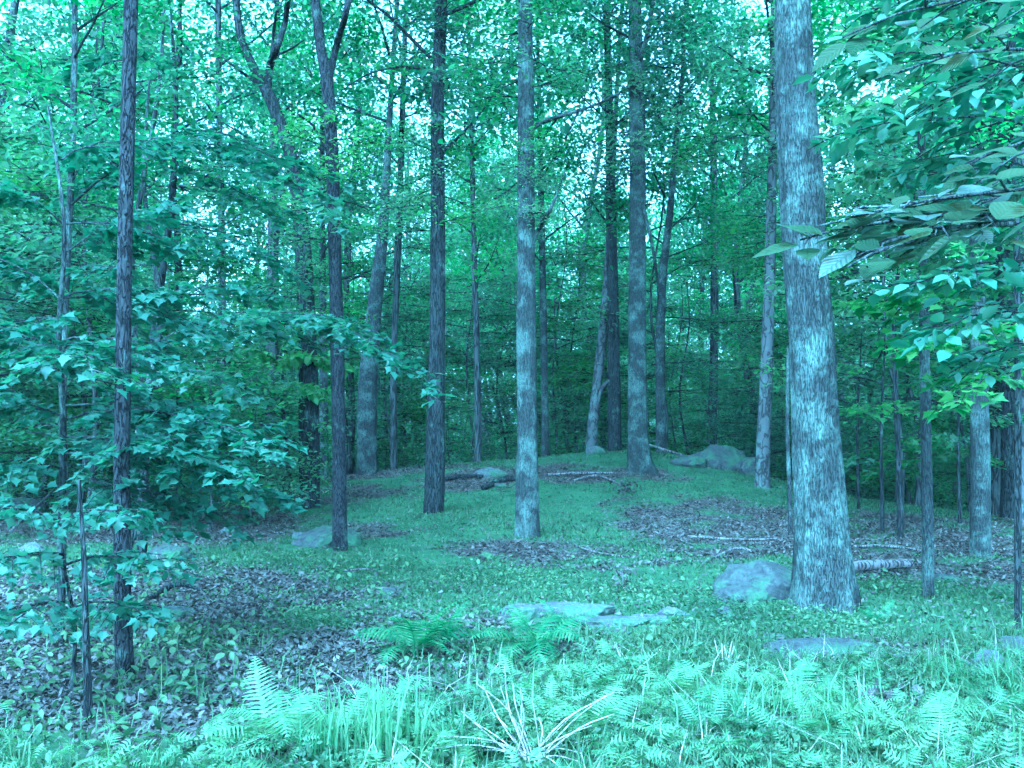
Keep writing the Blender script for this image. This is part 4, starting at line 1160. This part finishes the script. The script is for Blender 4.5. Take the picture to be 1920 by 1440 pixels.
for (px, py, sz, n, mk, lab) in [
    (775, 1236, .60, 13, 'fern_dark', 'dark green fern with arching fronds before the leaf litter gap'),
    (845, 1218, .42, 9, 'fern_dark', 'smaller dark fern close beside the arching one'),
    (1000, 1238, .60, 14, 'fern_dark', 'dark fern drooping in front of the rock ledge'),
    (960, 1262, .28, 7, 'fern_dark', 'low fern under the drooping one by the ledge'),
    (520, 1400, .5, 14, 'fern', 'large pale mint fern in the corner of brown litter'),
    (450, 1405, .26, 8, 'fern', 'small pale fern spreading on brown litter'),
    (1060, 1180, .30, 8, 'fern_dark', 'fern growing over the long pale ledge'),
    (1640, 1170, .25, 8, 'fern_dark', 'small fern at the foot of the thickest trunk'),
    (925, 1055, .26, 7, 'herb', 'wispy upright plant by the centre trunk')]:
    q = ground_at(px, py)
    if mk == 'herb':
        mk = 'fern'
    fern(q.x, q.y, sz, n, lab, mk, seed=px)
g = np.random.default_rng(99)
for k in range(64):
    px = g.uniform(1020, 1930) if k < 48 else g.uniform(560, 1050); py = g.uniform(1265, 1440) if k < 40 else g.uniform(1290, 1460)
    py = min(1900 if px > 0 else 0, py)
    if 1600 < px < 1760 and 1310 < py < 1360: continue
    q = ground_at(px, py)
    fern(q.x, q.y, g.uniform(.24, .42), int(g.integers(6, 10)), 'pale hay-scented fern in the bright tangle along the bottom', 'fern', 'pale ferns of the bright tangle', seed=1000 + k)

# ------------------------------------------------------------------ dead stalks
q = ground_at(1005, 1432)
root = empty('dead_stalks', (q.x, q.y, q.z)); tag(root, 'bundle of dry straw-coloured stalks fanning up from the bottom edge', 'dead plant')
g = np.random.default_rng(4)
Yb = q.y
tips = [(893, 1268, -.1), (946, 1250, .0), (962, 1268, .05), (938, 1290, .1), (998, 1318, -.1), (1150, 1300, .1), (1140, 1306, .2), (885, 1350, .15), (820, 1372, -.1), (815, 1400, -.2), (1010, 1345, .1),
        (905, 1300, .2), (920, 1330, .3), (865, 1340, -.2), (980, 1290, .15), (1030, 1390, .2), (1110, 1360, -.1), (1075, 1345, .3), (925, 1400, .3), (840, 1425, .1), (1130, 1410, .2), (985, 1400, .3), (1150, 1330, -.1), (975, 1300, -.2), (1085, 1425, -.15), (1100, 1432, .1), (870, 1385, .2), (950, 1330, -.15), (1060, 1440, -.2)]
for px, py, dy in tips:
    e = at(px, py, Yb + dy); e.z = max(e.z, H(e.x, e.y) + .03)
    b0 = Vector((q.x - .02 + g.normal(.0, .03), Yb + g.normal(0, .03), q.z + .02))
    mid = (b0 + e) / 2 + Vector((g.normal(0, .022), g.normal(0, .02), .025))
    Vv, Fv = tube_arrays([np.array(v) - np.array(q) for v in curve_pts([b0, mid, e + Vector((0, 0, g.normal(0, .02)))], 7)], np.linspace(.0045, .002, 7) * g.uniform(.6, 1.15), 6)
    link('stalk', quads_mesh('stalk', Vv, Fv), M['straw'], root)
q = ground_at(1362, 1262)
root = empty('dead_stalks', q); tag(root, 'tuft of short upright dry stems beyond the bright ferns', 'dead plant')
for k, (px, py) in enumerate([(1340, 1200), (1353, 1207), (1372, 1203), (1376, 1212), (1387, 1228), (1358, 1212)]):
    e = at(px, py, q.y)
    b0 = Vector((q.x + (k - 2.5) * .012, q.y, q.z))
    Vv, Fv = tube_arrays([np.array(v) - np.array(q) for v in (b0, (b0 + e) / 2, e)], [.004, .0035, .0025], 5)
    link('stalk', quads_mesh('stalk', Vv, Fv), M['straw'], root)

# ------------------------------------------------------------------ ground cover (uncountable)
g = np.random.default_rng(314)
def frustum_points(n, y0, y1, bias=1.0, margin=.5):
    y = y0 + (y1 - y0) * g.random(n) ** bias
    x = g.uniform(-1, 1, n) * (.525 * y + margin)
    return x, y
FERNS = [(o.location.x, o.location.y) for o in COL.objects if o.type == 'EMPTY' and o.name.startswith('fern') and 'dark' in o.get('label', '')]
def open_ground(x, y, fr=0.0):
    k = np.ones(len(x), bool)
    for rx, ry, w, d in ROCKS:
        if ry < 14: k &= ((x - rx) / (w * .56)) ** 2 + ((y - ry + d * .25) / (d * .75)) ** 2 > 1
    if fr:
        for fx, fy in FERNS: k &= (x - fx) ** 2 + ((y - fy) * .8) ** 2 > fr * fr
    return k
# leaf litter
x, y = frustum_points(330000, 4.0, 27.5, 1.25)
la = litter_amount(x, y)
k = g.random(len(x)) < np.clip(la * .85, .05, 1) * np.clip(1.2 - y / 60, .4, 1)
x, y = x[k], y[k]
z = hgt(x, y) + g.uniform(.005, .035, len(x))
tag(link('leaf_litter', leaves_mesh('leaf_litter', np.stack([x, y, z], -1), g.uniform(.035, .075, len(x)), L_OAKY, tilt=.4, g=g), M['litter']), 'dead brown leaves lying in patches on the forest floor', kind='stuff')
def away(x, y):
    return (((x - .11) / .42) ** 2 + ((y - 4.75) / .42) ** 2 > 1) & open_ground(x, y, .45)
# short moss and grass blades on the clearing
def blades(n, y0, y1, hmin, hmax, w, keep, mat, name, label, bias=1.0, lean=.35):
    x, y = frustum_points(n, y0, y1, bias)
    k = g.random(n) < keep(x, y)
    x, y = x[k], y[k]; k = open_ground(x, y); x, y = x[k], y[k]; n = len(x)
    z = hgt(x, y) - .005
    h = g.uniform(hmin, hmax, n); a = g.uniform(0, 6.28, n); l = g.normal(0, lean, n)[:, None] * h[:, None]
    dirv = np.stack([np.cos(a), np.sin(a), np.zeros(n)], -1)
    side = np.stack([-np.sin(a), np.cos(a), np.zeros(n)], -1) * (w * g.uniform(.6, 1.3, n))[:, None]
    b = np.stack([x, y, z], -1); up = np.array([0, 0, 1.0])
    mid = b + up * (h * .6)[:, None] + dirv * l * .35; tip = b + up * h[:, None] * .95 + dirv * l * 1.3
    V = np.stack([b - side, b + side, mid + side * .8, mid - side * .8, tip], 1).reshape(-1, 3)
    T = np.array([[0, 1, 2], [0, 2, 3], [3, 2, 4]])[None] + (np.arange(n) * 5)[:, None, None]
    tag(link(name, np_mesh(name, V, T.reshape(-1, 3), smooth=False), mat), label, kind='stuff')
blades(190000, 7.5, 26.5, .018, .05, .009, lambda x, y: (1 - litter_amount(x, y)) * np.clip(.45 + .4 * np.sin(x * 1.3 + y * .9), .3, 1), M['grass'], 'moss_grass', 'short mossy grass covering the mound', 1.0, .5)
blades(26000, 4.2, 7.6, .08, .22, .0045, lambda x, y: (1 - .9 * litter_amount(x, y)) * (.2 + .8 * (x > -.3)) * (.3 + .7 * away(x, y)), M['grass'], 'grass', 'thin grass growing through the weeds', 1.0, .6)
blades(9000, 4.1, 7.0, .08, .26, .0028, lambda x, y: (.08 + .35 * (np.sin(3 * x + y) * np.sin(4 * y) > .3)) * away(x, y) * np.clip(x + 1.2, .04, 1), M['straw'], 'dry_grass', 'thin dead straw tangled among the weeds', 1.0, 1.1)
blades(9000, 4.1, 6.6, .15, .36, .0045, lambda x, y: (.05 + .8 * (np.sin(2.1 * x + 1.7) * np.sin(3 * y + x) > .5)) * away(x, y) * np.clip((x * 1.0 + 1.15), .03, 1), M['fern'], 'tall_grass', 'long pale grass blades standing above the weeds', 1.0, .5)
# low leafy weeds
def weeds(n, y0, y1, keep, mat, name, label, s0, s1, hh, bias=1.0, tmpl=L_OVAL):
    x, y = frustum_points(n, y0, y1, bias)
    k = g.random(n) < keep(x, y); x, y = x[k], y[k]
    k = (((x - .11) / .34) ** 2 + ((y - 4.75) / .28) ** 2 > 1) & open_ground(x, y, .38 if tmpl is L_PIN else .2); x, y = x[k], y[k]
    z = hgt(x, y) + .02 + hh * g.random(len(x)) * (0.5 + .5 * np.sin(x * 5 + 2 * np.sin(y * 4)) ** 2)
    tag(link(name, leaves_mesh(name, np.stack([x, y, z], -1), g.uniform(s0, s1, len(x)), tmpl, tilt=.45, g=g), mat), label, kind='stuff')
def near_keep(x, y):
    return (1 - litter_amount(x, y)) * np.clip(.62 + .6 * np.sin(2.2 * x + y) * np.sin(3.1 * y - x) - np.clip(-x - .4, 0, 1) * .55, .03, 1)
def feather_keep(x, y):
    px = 960 + x / y * FPX; py = 796 + 1.62 / y * FPX
    r = np.where(px > 1010, np.clip((py - 1215) / 70, 0, 1), np.where(px > 620, np.clip((py - 1310) / 60, 0, 1) * .8, np.clip((py - 1370) / 60, 0, 1) * .35))
    return (1 - litter_amount(x, y)) * r * np.clip(.85 + .7 * np.sin(4.1 * x + 2 * np.sin(2.2 * y)) * np.sin(5.3 * y + 1.2 * x), .1, 1)
weeds(70000, 4.0, 7.4, near_keep, M['herb'], 'weeds', 'bright tangle of small-leaved weeds', .018, .045, .15)
weeds(19000, 4.0, 7.6, feather_keep, M['fern'], 'feathery_weeds', 'feathery pale weeds and young fern sprouts crowding the near ground', .07, .17, .16, tmpl=L_PIN)
weeds(90000, 6.6, 12.5, lambda x, y: (1 - litter_amount(x, y)) * np.clip(.50 - (y - 6.6) / 9 + .4 * np.sin(1.7 * x + 2 * np.sin(1.3 * y)), .02, 1), M['herb'], 'ground_plants', 'low green plants between the rocks and the trunks', .022, .048, .09)
weeds(22000, 4.2, 12, lambda x, y: .05 + .28 * ((x < -1.2) & (np.sin(x * 2 + y) > .1)), M['herb'], 'seedlings', 'darker seedlings scattered over the leaf litter', .04, .09, .16)
# coarse grass clump at the bottom edge
q = ground_at(690, 1438)
root = empty('grass_clump', q); tag(root, 'clump of long pale mint grass blades at the bottom edge', 'grass clump')
n = 150; V, T = [], []
for k in range(n):
    b0 = np.array([g.normal(0, .14), g.normal(0, .08), 0]); a = g.uniform(0, 6.28); ln = g.uniform(.22, .5); le = abs(g.normal(.25, .3)) * ln
    sd = np.array([-math.sin(a), math.cos(a), 0]) * g.uniform(.004, .009); dv = np.array([math.cos(a), math.sin(a), 0])
    base = len(V)
    for q_ in range(6):
        u = q_ / 5; c = b0 + dv * le * u * u + np.array([0, 0, ln * (u - .25 * u ** 3 * le / ln * 2)])
        V += [c - sd * (1 - u * .85), c + sd * (1 - u * .85)]
        if q_: T += [[base + 2 * q_ - 2, base + 2 * q_ - 1, base + 2 * q_ + 1], [base + 2 * q_ - 2, base + 2 * q_ + 1, base + 2 * q_]]
link('blades', np_mesh('blades', np.array(V), np.array(T), smooth=False), M['fern'], root)['kind'] = 'stuff'

# ------------------------------------------------------------------ thin haze added to lift the darks and soften contrast
HZ = 0.0004
hx0, hx1, hy0, hy1, hz0, hz1 = -135, 135, -6, 200, -6, 27
V = [(x, y, z) for x in (hx0, hx1) for y in (hy0, hy1) for z in (hz0, hz1)]
me = bpy.data.meshes.new('haze'); me.from_pydata(V, [], [(0, 1, 3, 2), (4, 6, 7, 5), (0, 4, 5, 1), (2, 3, 7, 6), (0, 2, 6, 4), (1, 5, 7, 3)]); me.update()
m, N, L = mat_new('haze')
pv = N.new("ShaderNodeVolumePrincipled"); pv.inputs['Density'].default_value = HZ; pv.inputs['Color'].default_value = (.95, .97, 1, 1); pv.inputs['Anisotropy'].default_value = .2
o = N.new("ShaderNodeOutputMaterial"); L.new(pv.outputs[0], o.inputs['Volume'])
tag(link('haze', me, m), 'thin haze added to the air of the wood to soften contrast', kind='stuff')
